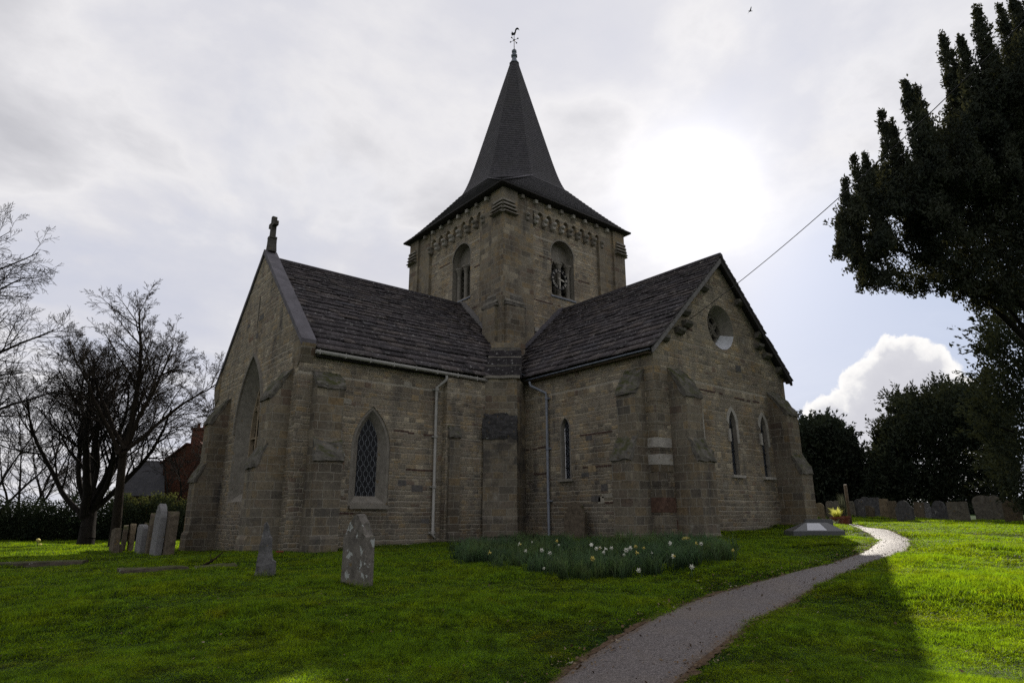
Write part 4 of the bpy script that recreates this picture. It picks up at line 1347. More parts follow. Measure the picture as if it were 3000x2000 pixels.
def scatter(name, pts, srcs, scale, mat, squash=None):
    """point cloud mesh + geometry nodes instancing; pts (n,3), scale (n,3)"""
    me = bpy.data.meshes.new(name)
    n = len(pts)
    me.vertices.add(n); me.vertices.foreach_set('co', np.asarray(pts, np.float32).ravel())
    a = me.attributes.new('sc', 'FLOAT_VECTOR', 'POINT'); a.data.foreach_set('vector', np.asarray(scale, np.float32).ravel())
    a = me.attributes.new('rz', 'FLOAT_VECTOR', 'POINT'); rz = np.zeros((n, 3), np.float32); rz[:, 2] = rng.uniform(0, 6.28, n); a.data.foreach_set('vector', rz.ravel())
    a = me.attributes.new('pick', 'INT', 'POINT'); a.data.foreach_set('value', rng.integers(0, len(srcs), n).astype(np.int32))
    me.materials.append(mat)
    o = bpy.data.objects.new(name, me); COL.objects.link(o)
    ng = bpy.data.node_groups.new(name + '_nodes', 'GeometryNodeTree')
    ng.interface.new_socket('Geometry', in_out='INPUT', socket_type='NodeSocketGeometry'); ng.interface.new_socket('Geometry', in_out='OUTPUT', socket_type='NodeSocketGeometry')
    gi = ng.nodes.new('NodeGroupInput'); go = ng.nodes.new('NodeGroupOutput')
    iop = ng.nodes.new('GeometryNodeInstanceOnPoints')
    g2i = ng.nodes.new('GeometryNodeGeometryToInstance')
    for s in reversed(srcs):
        oi = ng.nodes.new('GeometryNodeObjectInfo'); oi.inputs['Object'].default_value = s
        ng.links.new(oi.outputs['Geometry'], g2i.inputs[0])
    ng.links.new(gi.outputs[0], iop.inputs['Points']); ng.links.new(g2i.outputs[0], iop.inputs['Instance'])
    iop.inputs['Pick Instance'].default_value = True

    def at(nm, typ):
        nd = ng.nodes.new('GeometryNodeInputNamedAttribute'); nd.data_type = typ; nd.inputs['Name'].default_value = nm; return nd.outputs[0]
    ng.links.new(at('pick', 'INT'), iop.inputs['Instance Index'])
    er = ng.nodes.new('FunctionNodeEulerToRotation'); ng.links.new(at('rz', 'FLOAT_VECTOR'), er.inputs[0])
    ng.links.new(er.outputs[0], iop.inputs['Rotation']); ng.links.new(at('sc', 'FLOAT_VECTOR'), iop.inputs['Scale'])
    ng.links.new(iop.outputs[0], go.inputs[0])
    md = o.modifiers.new('scatter', 'NODES'); md.node_group = ng
    return o


tufts = [blades('grass_tuft', 40, .10, .03, .09, .005, .009, 1.0, M['grass'], rng) for _ in range(6)]
# density falls with distance; polar sampling round the viewpoint, wide enough for a step to the side
N_ = 190000
rr_ = 2.2 * (46 / 2.2) ** rng.uniform(0, 1, N_)
fa_ = math.atan2(FW[1], FW[0]) + rng.uniform(-.88, .88, N_)
gp = np.stack([CAM[0] + rr_ * np.cos(fa_), CAM[1] + rr_ * np.sin(fa_)], 1)
pd = path_dist(gp)
keep = (pd > rng.uniform(-.08, .06, N_) + .085 * (np.clip(rr_ / 9, .75, 2.6) - .9)) & ~in_church(gp)
# keep a ragged edge on the path
gp, rr_, pd = gp[keep], rr_[keep], pd[keep]
ns = np.array([noise.noise(Vector((x * .55, y * .55, 0))) + .5 * noise.noise(Vector((x * 1.9, y * 1.9, 4))) for x, y in gp])
far = np.clip(rr_ / 9, .75, 2.6)
hs = np.clip(.85 + 1.15 * ns, .3, 2.4) * np.clip(.45 + pd * .8, .5, 1.0)
gsc = np.stack([far, far, np.clip(far, .8, 1.25) * hs], 1)
gpz = np.column_stack([gp, ground_z(gp) - .004])
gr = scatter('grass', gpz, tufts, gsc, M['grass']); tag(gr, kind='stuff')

# taller rough grass against the church walls and round the stones
rough = [blades('rough_tuft', 26, .10, .12, .30, .004, .007, 1.0, M['grass'], rng) for _ in range(3)]
pts = []
for _ in range(520):
    px, py = rng.uniform(1095, 1370), rng.uniform(1592, 1640)
    pts.append(hit(px, py))
for _ in range(150): pts.append(hit(rng.uniform(540, 1000), rng.uniform(1618, 1640)))
for _ in range(60): pts.append(hit(rng.uniform(460, 560), rng.uniform(1670, 1700)))
for _ in range(40): pts.append(hit(rng.uniform(330, 440), rng.uniform(1690, 1712)))
for _ in range(1500):
    rr2 = 3.2 * (26 / 3.2) ** rng.uniform(); aa = math.atan2(FW[1], FW[0]) + rng.uniform(-.75, .75)
    qx, qy = CAM[0] + rr2 * math.cos(aa), CAM[1] + rr2 * math.sin(aa)
    if noise.noise(Vector((qx * .8, qy * .8, 20))) > .08: pts.append(np.array([qx, qy, gz(qx, qy)]))
pts = np.array(pts)
pts = pts[path_dist(pts[:, :2]) > .12]
pts = pts[~in_church(pts[:, :2])]
sc = rng.uniform(.4, .9, (len(pts), 1)) * np.ones((1, 3)); sc[:, 2] *= rng.uniform(.5, 1.0, len(pts)); sc[730:, 2] *= .6
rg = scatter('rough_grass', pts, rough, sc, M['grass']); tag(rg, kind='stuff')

# ================================================================== DAFFODIL BED
bed_px = [(1350, 1655), (1420, 1672), (1520, 1692), (1600, 1702), (1700, 1712), (1820, 1708), (1900, 1694), (1990, 1678), (2065, 1664), (2115, 1650)]
bed_front = np.array([hit(*p)[:2] for p in bed_px])
far_px = [(1350, 1622), (1420, 1614), (1520, 1606), (1600, 1602), (1700, 1600), (1820, 1600), (1900, 1600), (1990, 1604), (2060, 1612), (2112, 1626)]
bed_back = np.array([hit(*p)[:2] for p in far_px])
nb = 1250
i_ = rng.uniform(0, len(bed_front) - 1.001, nb); i0 = i_.astype(int); fr_ = (i_ - i0)[:, None]
f_ = rng.uniform(0, 1, nb)[:, None] ** 1.1
bp = (bed_front[i0] * (1 - fr_) + bed_front[i0 + 1] * fr_) * (1 - f_) + (bed_back[i0] * (1 - fr_) + bed_back[i0 + 1] * fr_) * f_
bp = bp + rng.normal(0, .13, bp.shape)
bp = bp[~in_church(bp)]
# thin the bed into uneven drifts
drift = np.array([noise.noise(Vector((x * 1.4, y * 1.4, 8))) for x, y in bp])
bp = bp[(drift > -.15) | (rng.uniform(0, 1, len(bp)) < .3)]
dt = [blades('daffodil_clump', 20, .13, .20, .46, .012, .022, .75, M['daff_leaf'], rng) for _ in range(5)]
bz = ground_z(bp)
dl = scatter('daffodil_leaves', np.column_stack([bp, bz]), dt, (rng.uniform(.6, 1.15, (len(bp), 1)) + .25 * np.array([[noise.noise(Vector((x * 2.2, y * 2.2, 2)))] for x, y in bp])) * np.ones((1, 3)), M['daff_leaf']); tag(dl, kind='stuff')

M['pet_w'] = simple('white_petal', (.72, .72, .62), .7, 0, .1); M['pet_y'] = simple('yellow_petal', (.66, .56, .16), .7, 0, .1); M['stem'] = simple('flower_stem', (.05, .09, .04), .8)
FLW = [(347, 437, 'y', 'bright yellow daffodil at the left end of the flower bed'), (577, 372, 'w', 'cream daffodil at the back of the bed below the corner turret'), (626, 425, 'w', 'white daffodil below the black drainpipe, nearest it on the left side'), (675, 356, 'w', 'small white daffodil against the dark shrub by the turret'),
       (750, 420, 'w', 'white daffodil nodding in front of the drainpipe foot'), (812, 443, 'w', 'white daffodil just below and right of the drainpipe foot'), (867, 350, 'y', 'yellow daffodil beside the wall headstone, close to the drainpipe'), (881, 380, 'w', 'tiny white daffodil under the yellow one by the drainpipe'),
       (1130, 378, 'w', 'white daffodil beside the right edge of the wall headstone'), (1168, 407, 'w', 'large white daffodil, left one of the white cluster in the bed'), (1197, 403, 'w', 'white daffodil, second from left in the white cluster'), (1235, 412, 'w', 'white daffodil, right one of the white cluster'),
       (1226, 436, 'w', 'white daffodil hanging lowest in the white cluster'), (1284, 404, 'w', 'lone white daffodil between two white clusters mid bed'), (1140, 484, 'y', 'yellow daffodil in the middle of the bed, below the white cluster'), (1397, 420, 'w', 'large white daffodil mid bed beside an equally large one'),
       (1430, 404, 'w', 'large white daffodil, upper right of a close pair mid bed'), (1380, 455, 'w', 'small white daffodil below the close large pair'), (1470, 393, 'y', 'pale yellow daffodil behind the close white pair'), (1475, 440, 'y', 'yellow daffodil in front of the pale yellow one'), (1532, 403, 'y', 'small dull yellow daffodil below the buttress foot'),
       (1590, 440, 'w', 'small white daffodil bud standing alone right of the centre cluster'), (1733, 366, 'w', 'white daffodil below the church corner'), (1838, 332, 'y', 'yellow daffodil, left of the three together against the wall'), (1856, 329, 'y', 'yellow daffodil, middle of the three together against the wall'),
       (1874, 331, 'y', 'yellow daffodil, right of the three together against the wall'), (1932, 367, 'y', 'yellow daffodil beside a white one near the right end'), (1970, 371, 'w', 'white daffodil beside a yellow one near the right end'), (1755, 465, 'w', 'pair-like drooping white daffodil low on the right side'),
       (1900, 547, 'w', 'white daffodil lying low on the grass edge at the right'), (1492, 573, 'w', 'white daffodil leaning out at the front of the bed'), (2215, 420, 'y', 'small yellow daffodil at the far right tip of the bed'), (768, 560, 'w', 'closed pale daffodil bud low at the front left'), (1237, 548, 'w', 'closed pale daffodil bud low at the front centre')]


def daffodil(p, gzz, c, r, label):
    bm = bmesh.new()
    top = V(*p)
    foot = V(p[0] + r.uniform(-.06, .06), p[1] + r.uniform(-.06, .06), gzz - .02)
    mid = (top + foot) / 2 + V(r.uniform(-.03, .03), r.uniform(-.03, .03), .04)
    tube(bm, [foot, mid, top], .005, 4)
    th = obj('daffodil', bm, M['stem'])
    tag(th, label, 'flower', 'daffodils in the bed by the church')
    bm = bmesh.new()
    az = r.uniform(0, 6.28) if r.random() < .4 else math.atan2(CAM[1] - p[1], CAM[0] - p[0]) + r.uniform(-.9, .9)
    N = V(math.cos(az), math.sin(az), r.uniform(-.45, .15)).normalized()
    A = N.cross(Z1).normalized(); B = A.cross(N)
    s = r.uniform(.038, .052)
    if 'bud' in label or 'tiny' in label or 'small' in label: s *= .65
    for k in range(6):
        a = k * math.pi / 3; d = A * math.cos(a) + B * math.sin(a); e = A * -math.sin(a) + B * math.cos(a)
        bm.faces.new([bm.verts.new(q) for q in (top, top + d * s * .55 + e * s * .33 + N * .004, top + d * s * 1.05 - N * .008, top + d * s * .55 - e * s * .33 + N * .004)])
    obj('petals', bm, M['pet_' + c], th)
    bm = bmesh.new()
    tube(bm, [top, top + N * s * .6, top + N * s * .85], [s * .25, s * .3, s * .42], 8, cap=False)
    obj('trumpet', bm, M['pet_y'] if c == 'y' or r.random() < .15 else M['pet_w'], th)


rd = random.Random(12)
for x, y, c, lab in FLW:
    p = hit(1300 + x / 2.6133, 1450 + y / 2.6133, .36 if y < 540 else .2)
    daffodil(p, gz(p[0], p[1]), c, rd, lab)

# dark ferns and low stone kerb at the foot of the turret
fm = leafmat('dark_fern', (.025, .028, .018), (.05, .05, .032), (.03, .04, .02), .15, 3)
kb = bmesh.new()
pa, pb = hit(1352, 1598), hit(1585, 1601)
d = Vector((pb[0] - pa[0], pb[1] - pa[1], 0)); L_ = d.length; d.normalize()
box(kb, ((pa[0] + pb[0]) / 2, (pa[1] + pb[1]) / 2, pa[2] + .09), (L_, .22, .34), basis(d, V(-d.y, d.x, 0), Z1)); roughen(kb, 5, .02)
tag(obj('stone_kerb', kb, M['cap']), 'low dark stone kerb in front of the turret foot', 'kerb')
fv, ff = [], []
for k in range(260):
    u = rng.uniform(0.12, .98)
    q = pa * (1 - u) + pb * u + np.array([-.28, -.3, 0]) * rng.uniform(.2, 1.2)
    z0 = q[2] + .05
    a = rng.uniform(0, 6.28); h = rng.uniform(.08, .36) * (.5 + u * .5); l = rng.uniform(.1, .4); w = rng.uniform(.012, .03)
    dx, dy = math.cos(a), math.sin(a)
    P0 = np.array([q[0], q[1], z0]); P1 = P0 + np.array([dx * l * .5, dy * l * .5, h]); P2 = P0 + np.array([dx * l * 1.3, dy * l * 1.3, h * .85])
    s = np.array([-dy * w, dx * w, 0])
    i = len(fv); fv += [P0 - s * .4, P0 + s * .4, P1 + s, P1 - s, P2 + s * .1, P2 - s * .1]; ff += [(i, i + 1, i + 2, i + 3), (i + 3, i + 2, i + 4, i + 5)]
tag(np_obj('fern', fv, ff, fm), 'dark withered fern growing behind the kerb at the turret foot', 'plant')

# fallen leaves and scraps, thickest along the path edges
nl = 2600
lp = []
for i in range(nl):
    if i % 5 < 3:
        k = rng.integers(20, len(PL) - 30); e_ = PL[k] if rng.uniform() < .5 else PR[k]
        q = e_ + rng.normal(0, .16, 2)
    else:
        rr2 = 3.0 * (22 / 3.0) ** rng.uniform(); aa = math.atan2(FW[1], FW[0]) + rng.uniform(-.75, .75)
        q = np.array([CAM[0] + rr2 * math.cos(aa), CAM[1] + rr2 * math.sin(aa)])
    lp.append(q)
lp = np.array(lp); lp = lp[~in_church(lp)]
lz = np.maximum(ground_z(lp), gz_arr(lp) + .045) + np.where(path_dist(lp) > .05, .035, .004)
nL = len(lp); an = rng.uniform(0, 6.28, nL); ls = rng.uniform(.008, .022, nL); tl = rng.normal(0, .35, (nL, 2))
ux = np.stack([np.cos(an) * ls, np.sin(an) * ls, tl[:, 0] * ls], 1); vx = np.stack([-np.sin(an) * ls * .6, np.cos(an) * ls * .6, tl[:, 1] * ls], 1)
lc = np.column_stack([lp, lz])
LVs = np.stack([lc - ux, lc - vx, lc + ux, lc + vx], 1).reshape(-1, 3)
t = NT('dead_leaf'); ob = t.n('ShaderNodeNewGeometry').outputs['Position']
M['dead_leaf'] = t.out(t.bsdf(t.ramp(t.noise(ob, 7, 2), [(.3, (.05, .03, .018)), (.5, (.13, .08, .04)), (.62, (.2, .15, .09)), (.75, (.35, .33, .28))]), .9))
tag(np_obj('fallen_leaves', LVs, np.arange(nL * 4).reshape(nL, 4), M['dead_leaf']), kind='stuff')

# ================================================================== HEADSTONES AND GRAVES
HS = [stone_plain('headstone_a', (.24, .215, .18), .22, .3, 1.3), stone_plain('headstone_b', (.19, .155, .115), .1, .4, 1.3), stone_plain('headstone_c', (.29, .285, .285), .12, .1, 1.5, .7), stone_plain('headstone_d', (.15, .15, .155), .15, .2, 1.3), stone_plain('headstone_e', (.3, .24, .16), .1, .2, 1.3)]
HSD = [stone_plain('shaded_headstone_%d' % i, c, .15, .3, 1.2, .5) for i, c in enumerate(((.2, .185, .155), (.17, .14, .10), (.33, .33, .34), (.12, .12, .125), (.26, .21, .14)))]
LICH = stone_plain('lichened_headstone', (.22, .2, .175), .42, .2, 1.2, .5)


def outline(kind, w, h):
    a = w / 2
    arc = lambda cx, cz, r, t0, t1, n=8: [(cx + r * math.cos(t), cz + r * math.sin(t)) for t in np.linspace(t0, t1, n)]
    if kind == 'round': return [(-a, -.3), (a, -.3), (a, h - a * .75)] + [(a * math.cos(t), h - a * .75 + a * .75 * math.sin(t)) for t in np.linspace(.1, math.pi - .1, 12)] + [(-a, h - a * .75)]
    if kind == 'segment': return [(-a, -.3), (a, -.3), (a, h - .14)] + [(a * x, h - .14 * x * x) for x in np.linspace(.85, -.85, 9)] + [(-a, h - .14)]
    if kind == 'shoulder': return [(-a, -.3), (a, -.3), (a, h - a * .95), (a * .97, h - a * .8), (a * .78, h - a * .72)] + [(a * .74 * math.cos(t), h - a * .7 + a * .7 * math.sin(t)) for t in np.linspace(.15, math.pi - .15, 12)] + [(-a * .78, h - a * .72), (-a * .97, h - a * .8), (-a, h - a * .95)]
    if kind == 'ogee': return [(-a, -.3), (a, -.3), (a, h * .78), (a * .8, h * .80), (a * .72, h * .88), (a * .45, h * .93), (a * .15, h * .97), (0, h), (-a * .15, h * .97), (-a * .45, h * .93), (-a * .72, h * .88), (-a * .8, h * .80), (-a, h * .78)]
    if kind == 'double': return [(-a, -.3), (a, -.3), (a, h - .16)] + [(a * .5 + a * .5 * math.cos(t), h - .16 + .16 * math.sin(t)) for t in np.linspace(.2, math.pi - .1, 7)] + [(-a * .5 + a * .5 * math.cos(t), h - .16 + .16 * math.sin(t)) for t in np.linspace(.1, math.pi - .2, 7)] + [(-a, h - .16)]
    if kind == 'flat': return [(-a, -.3), (a, -.3), (a, h - .04), (a - .05, h), (-a + .05, h), (-a, h - .04)]
    if kind == 'gothic': return [(-a, -.3), (a, -.3), (a, h - a * 1.1), (a * .8, h - a * .6), (a * .45, h - a * .2), (0, h), (-a * .45, h - a * .2), (-a * .8, h - a * .6), (-a, h - a * 1.1)]
    if kind == 'peaked': return [(-a, -.3), (a, -.3), (a, h * .70), (a * .86, h * .73), (a * .74, h * .80), (a * .55, h * .88), (a * .3, h * .93), (a * .16, h * .985), (0, h), (-a * .16, h * .985), (-a * .3, h * .93), (-a * .55, h * .88), (-a * .74, h * .80), (-a * .86, h * .73), (-a, h * .70)]
    if kind == 'broken': return [(-a, -.3), (a, -.3), (a, h * .3), (a * .72, h * .33), (a * .5, h * .73), (a * .34, h * .75), (a * .2, h * .92), (0, h), (-a * .2, h * .96), (-a * .26, h * .75), (-a * .42, h * .6), (-a * .62, h * .4), (-a * .8, h * .2)]


BASES = []


def headstone(p, kind, w, h, th, yaw, lean, side, mat, label, group=None, seed=0, amp=.012, cat='headstone'):
    """p on the ground; yaw = direction the face looks; lean = backwards tilt, side = sideways tilt"""
    BASES.append((p[0], p[1], w))
    e = empty(cat, (p[0], p[1], p[2]))
    tag(e, label, cat, group)
    bm = bmesh.new()
    N = V(math.cos(yaw), math.sin(yaw), 0); U = V(-N.y, N.x, 0)
    prism(bm, outline(kind, w, h), V(0, 0, 0), U, N, -th / 2, th / 2)
    bmesh.ops.triangulate(bm, faces=bm.faces[:])
    roughen(bm, 2, amp, 5.0, seed)
    rt_ = Matrix.Rotation(lean, 3, U) @ Matrix.Rotation(side, 3, N)
    for v in bm.verts: v.co = rt_ @ v.co + V(*p)
    o = obj('slab', bm, mat, None)
    parent(o, e); o.matrix_parent_inverse = Matrix.Translation((-p[0], -p[1], -p[2]))
    return e


def on_ground(px, py): return hit(px, py)


def fixed(px, py, depth):
    q = spot(px, py, depth)
    return np.array([q[0], q[1], gz(q[0], q[1])])


# right-hand group, looking towards the chancel end (+x)
right = [  # crop x centre, base y, width px, height px, kind, lean, side, material, thickness, label
    (345, 1150, 66, 92, 'round', .05, .0, 4, 'round-topped buff headstone just beside the far church buttress'),
    (409, 1142, 50, 98, 'round', .0, -.06, 0, 'narrow round-topped headstone behind the bright potted plant'),
    (455, 1136, 42, 94, 'round', .0, .0, 0, 'small grey headstone behind the wispy conifer in a pot'),
    (560, 1142, 44, 96, 'shoulder', .05, .0, 0, 'headstone immediately right of the leaning wooden post'),
    (612, 1138, 60, 108, 'round', .0, .02, 3, 'darker round headstone in the crowded trio right of the post'),
    (646, 1128, 52, 112, 'round', .0, -.03, 3, 'tallest round headstone at the back of the trio right of the post'),
    (663, 1172, 86, 96, 'segment', .0, -.07, 1, 'short brown headstone in front of the crowded trio'),
    (711, 1130, 66, 108, 'flat', .0, .0, 3, 'bluish flat-topped headstone behind the tan slab'),
    (772, 1172, 58, 142, 'flat', .0, -.05, 4, 'tall tan flat-topped slab with lit grass to its left'),
    (832, 1185, 60, 140, 'flat', .02, .0, 1, 'mossy brown slab half hidden by the big dark shouldered stone'),
    (912, 1203, 116, 162, 'shoulder', .0, .03, 3, 'big dark shouldered headstone nearest the path under the yew'),
    (1000, 1175, 68, 122, 'flat', .0, -.06, 1, 'plain brown slab just right of the big dark shouldered stone'),
    (1047, 1132, 62, 80, 'segment', .0, .05, 2, 'small pale headstone far back above the sunlit patch'),
    (1140, 1182, 108, 140, 'shoulder', .0, .02, 3, 'almost black headstone in deep shade right of the sunlit patch'),
    (1264, 1192, 132, 142, 'flat', .0, .02, 0, 'broad square-topped headstone in the shade'),
    (1440, 1192, 122, 186, 'round', .0, .06, 0, 'tall leaning round-topped headstone, left one of a touching pair'),
    (1515, 1190, 96, 184, 'shoulder', .0, .03, 0, 'tall shouldered headstone, right one of a touching pair'),
    (1630, 1232, 112, 198, 'round', .0, .0, 1, 'large brown round headstone closest to the camera under the big conifer'),
]
for k, (cx, by, w, h, kind, ln, sd_, mt, lab) in enumerate(right):
    px, py = 2250 + cx / 2.24, 1000 + by / 2.24
    hw = {11: 1.25}.get(k, 1.05)
    hp = h / 2.24; wp = w / 2.24
    H = {10: 1.3, 15: 1.6, 16: 1.55, 17: 1.55, 13: 1.2, 14: 1.15, 8: 1.25, 9: 1.2, 6: .85, 12: .8, 0: .8, 1: .85, 2: .85, 3: .85, 4: .95, 5: 1.05, 7: 1.05}.get(k, 1.1)
    dep = H / hp * FL
    p = fixed(px, py, dep)
    vd = ray(px, py)
    facing = abs(vd[0]) / math.hypot(vd[0], vd[1])
    W = wp / FL * dep / max(facing, .5) * .86
    # keep the top where it shows: height measured from the local ground
    top = spot(px, py - hp, dep)
    Hh = max(.7, top[2] - p[2])
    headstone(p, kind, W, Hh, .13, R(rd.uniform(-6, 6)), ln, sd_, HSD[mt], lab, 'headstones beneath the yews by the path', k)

# left cluster by the hedge, seen almost edge on
lefts = [(165, 1070, 120, 400, 'flat', .0, .10, 1, .16, 'short leaning brown headstone, first of the row by the tree'), (243, 1065, 40, 160, 'round', 0, .03, 1, .12, 'tiny brown footstone beside the leaning first headstone'), (300, 1055, 62, 440, 'round', .0, .07, 1, .12, 'slim brown headstone second in the row by the hedge'),
         (410, 1055, 70, 460, 'flat', .0, .0, 4, .13, 'slim reddish headstone with a square top in the row by the hedge'), (555, 1075, 95, 470, 'double', .0, -.02, 2, .13, 'pale grey double-peaked headstone in the row by the hedge'), (625, 1060, 50, 480, 'flat', 0, -.01, 1, .12, 'thin dark slab tucked behind the pale double-peaked stone'),
         (700, 1100, 110, 680, 'gothic', .0, -.04, 1, .15, 'tall brown pointed headstone left of the tallest pale one'), (800, 1130, 120, 850, 'gothic', .0, -.05, 2, .16, 'tallest headstone, pale grey and pointed, in the row by the hedge'), (880, 1110, 30, 330, 'round', .0, -.05, 4, .1, 'small buff stone squeezed behind the wide brown slab'), (985, 1130, 165, 730, 'double', .0, -.03, 1, .2, 'wide brown twin-topped slab nearest the church buttress')]
for k, (cx, by, w, h, kind, ln, sd_, mt, th, lab) in enumerate(lefts):
    px, py = 300 + cx / 5.2275, 1420 + by / 5.2275
    dep = {0: 21, 1: 21, 2: 22, 3: 22, 4: 20.5, 5: 21.5, 6: 19.8, 7: 18.8, 8: 20, 9: 18.6}[k]
    p = fixed(px, py, dep)
    hp = h / 5.2275
    top = spot(px, py - hp, dep)
    headstone(p, kind, .72 if w > 60 else .4, max(.3, top[2] - p[2]), th * 1.15, R(rd.uniform(-8, 4)), -sd_ * .0, sd_ * .9, HS[mt], lab, 'row of headstones by the hedge', 30 + k)

# the two weathered stones on the lawn and the two against the church
p = hit(1043, 1729); headstone(p, 'peaked', .62, 1.12, .15, R(8), .0, .01, LICH, 'upright pointed headstone blotched with white lichen on the lawn', None, 60, .022)
p = hit(771, 1699); headstone(p, 'broken', .37, 1.02, .18, R(62), .0, .03, stone_plain('broken_headstone', (.19, .185, .185), .25, .2, 1.4, .5), 'broken jagged headstone tapering to a tip on the lawn', None, 61, .03)
q = hit(1686, 1592); p = np.array([.42, (CAM + ray(1686, 1592) * ((.42 - CAM[0]) / ray(1686, 1592)[0]))[1], .22]); headstone(p, 'shoulder', .92, 1.22, .13, 0.0, -.06, .0, HS[1], 'broad dark shouldered headstone leaning against the church wall', None, 62)
p = hit(1319, 1592); headstone(p, 'gothic', .5, .85, .14, R(25), .0, .02, HS[3], 'small dark headstone by the church wall near the grey drainpipe', None, 63)


def slab_grave(a, b, wd, h, mat, label, seed=0, z=None, cat='grave slab'):
    pa, pb = np.array(a), np.array(b)
    d = Vector((pb[0] - pa[0], pb[1] - pa[1], pb[2] - pa[2])); L = d.length; d.normalize()
    s = V(-d.y, d.x, 0).normalized(); u = d.cross(s) * -1
    bm = bmesh.new(); c = (pa + pb) / 2
    box(bm, (c[0], c[1], c[2] + h / 2 - .06), (L, wd, h + .12), basis(d, s, s.cross(d) * -1 if s.cross(d).z < 0 else d.cross(s)))
    roughen(bm, 5, .02, 3, seed)
    o = obj(cat.replace(' ', '_'), bm, mat)
    return tag(o, label, cat)


gm = stone_plain('ground_ledger', (.15, .125, .1), .25, .7, 1.2, .5)
slab_grave(hit(345, 1694), hit(540, 1683), .62, .17, gm, 'long low weathered ledger stone in the grass, nearest the broken headstone row', 1)
slab_grave(hit(325, 1702), hit(505, 1690), .30, .06, gm, 'thin mossy kerb strip in front of the long ledger stone', 2, cat='kerb stone')
slab_grave(hit(568, 1676), hit(690, 1668), .55, .12, gm, 'short mossy ledger stone just left of the broken headstone', 3)
slab_grave(hit(-160, 1672), hit(248, 1660), .75, .16, gm, 'low brown ledger stone at the left edge of the lawn', 4)
# dead branch on the short ledger
bm = bmesh.new(); q = hit(600, 1668); tube(bm, [q + np.array([0, 0, .1]), q + np.array([-.15, .1, .22]), q + np.array([-.32, .2, .4])], [.03, .022, .008], 6); tube(bm, [q + np.array([.1, -.1, .06]), q + np.array([-.1, .06, .18]), q + np.array([-.05, .1, .34])], [.02, .015, .006], 5)
tag(obj('dead_branch', bm, barkmat('dead_bark', (.05, .035, .025))), 'crooked dead branch lying on the short mossy ledger stone', 'branch')

# polished granite coped tomb beside the path
gran = NT('polished_granite')
ob = gran.n('ShaderNodeNewGeometry').outputs['Position']
M['granite'] = gran.out(gran.bsdf(gran.mix(gran.rng(gran.noise(ob, 60, 3, .7), .4, .6), (.06, .062, .066), (.12, .122, .128)), .28, None, spec=.5))
tA = hit(2322, 1583); tB = hit(2492, 1583)
tc = (tA + tB) / 2; d = Vector((tB[0] - tA[0], tB[1] - tA[1], 0)); TLn = d.length; d.normalize(); s = V(-d.y, d.x, 0)
if s.dot(Vector(CAM - tc)) > 0: s = -s
rot = basis(d, s, d.cross(s)) if d.cross(s).z > 0 else basis(-d, s, (-d).cross(s))
tz = tc[2]
cen = Vector((tc[0], tc[1], 0)) + s * .42
e = empty('coped_tomb', (cen.x, cen.y, tz)); tag(e, 'low polished dark granite tomb with a sloping coped top beside the path', 'tomb')


def tp(o):
    parent(o, e); o.matrix_parent_inverse = Matrix.Translation((-cen.x, -cen.y, -tz)); return o


bm = bmesh.new(); box(bm, cen + V(0, 0, tz + .0), (TLn, .92, .12), rot); roughen(bm, 0, .004); tp(obj('base_slab', bm, M['granite']))
bm = bmesh.new()
Lb, Wb = TLn * .46, .38
lo = [(-Lb, -Wb), (Lb * .95, -Wb), (Lb * .95, Wb), (-Lb, Wb)]
vb = [bm.verts.new(cen + d * x + s * y + V(0, 0, tz + .06)) for x, y in lo]
vm = [bm.verts.new(cen + d * x + s * y + V(0, 0, tz + .25)) for x, y in lo]
vt = [bm.verts.new(cen + d * x + s * y + V(0, 0, tz + .47)) for x, y in ((-Lb * .35, -.07), (Lb * .5, -.07), (Lb * .5, .07), (-Lb * .35, .07))]
for r0, r1 in ((vb, vm), (vm, vt)):
    for i in range(4): bm.faces.new((r0[i], r0[(i + 1) % 4], r1[(i + 1) % 4], r1[i]))
bm.faces.new(vt); tp(obj('coped_top', bm, M['granite']))
bm = bmesh.new(); box(bm, cen + d * (Lb * .32) + s * .22 + V(0, 0, tz + .42), (.75, .16, .28), rot); roughen(bm, 0, .006); tp(obj('head_block', bm, M['granite']))
# lighter inscription panel lying on the sloping near face
bm = bmesh.new()
f0, f1, t0, t1 = -.28, .18, .1, .86
pn_ = lambda x, t: cen + d * (Lb * x) + s * (-Wb + (Wb - .07) * t) + V(0, 0, tz + .25 + .22 * t + .006)
bm.faces.new([bm.verts.new(pn_(*q)) for q in ((-.45, .06), (.3, .06), (.18, .9), (-.3, .9))])
tp(obj('inscription_panel', bm, simple('pale_marble', (.55, .56, .6), .25, 0, .1, 20)))

# pots, potted plants and post by the far buttress
terr = simple('terracotta', (.16, .055, .03), .9)
potA = fixed(2250 + 455 / 2.24, 1000 + 1172 / 2.24, 24.5); potB = fixed(2250 + 500 / 2.24, 1000 + 1168 / 2.24, 25.0)
lit_leaf = leafmat('bright_strap_leaf', (.10, .13, .02), (.2, .22, .05), (.75, .75, .16), .55, 8)
grey_leaf = leafmat('grey_green_leaf', (.05, .06, .045), (.1, .11, .08), (.15, .16, .1), .3, 8)
for p, lab, sc in ((potA, 'terracotta pot of bright strap-leaved plant in the sun by the church end', 1), (potB, 'darker terracotta pot with wispy conifer beside the wooden post', .95)):
    e = empty('plant_pot', p); tag(e, lab, 'plant pot')
    bm = bmesh.new(); lathe(bm, p, [(.15 * sc, -.03), (.2 * sc, .22), (.23 * sc, .3), (.26 * sc, .3), (.26 * sc, .37), (.21 * sc, .37), (.2 * sc, .33)], 16)
    o = obj('pot', bm, terr); parent(o, e); o.matrix_parent_inverse = Matrix.Translation(-Vector(p))


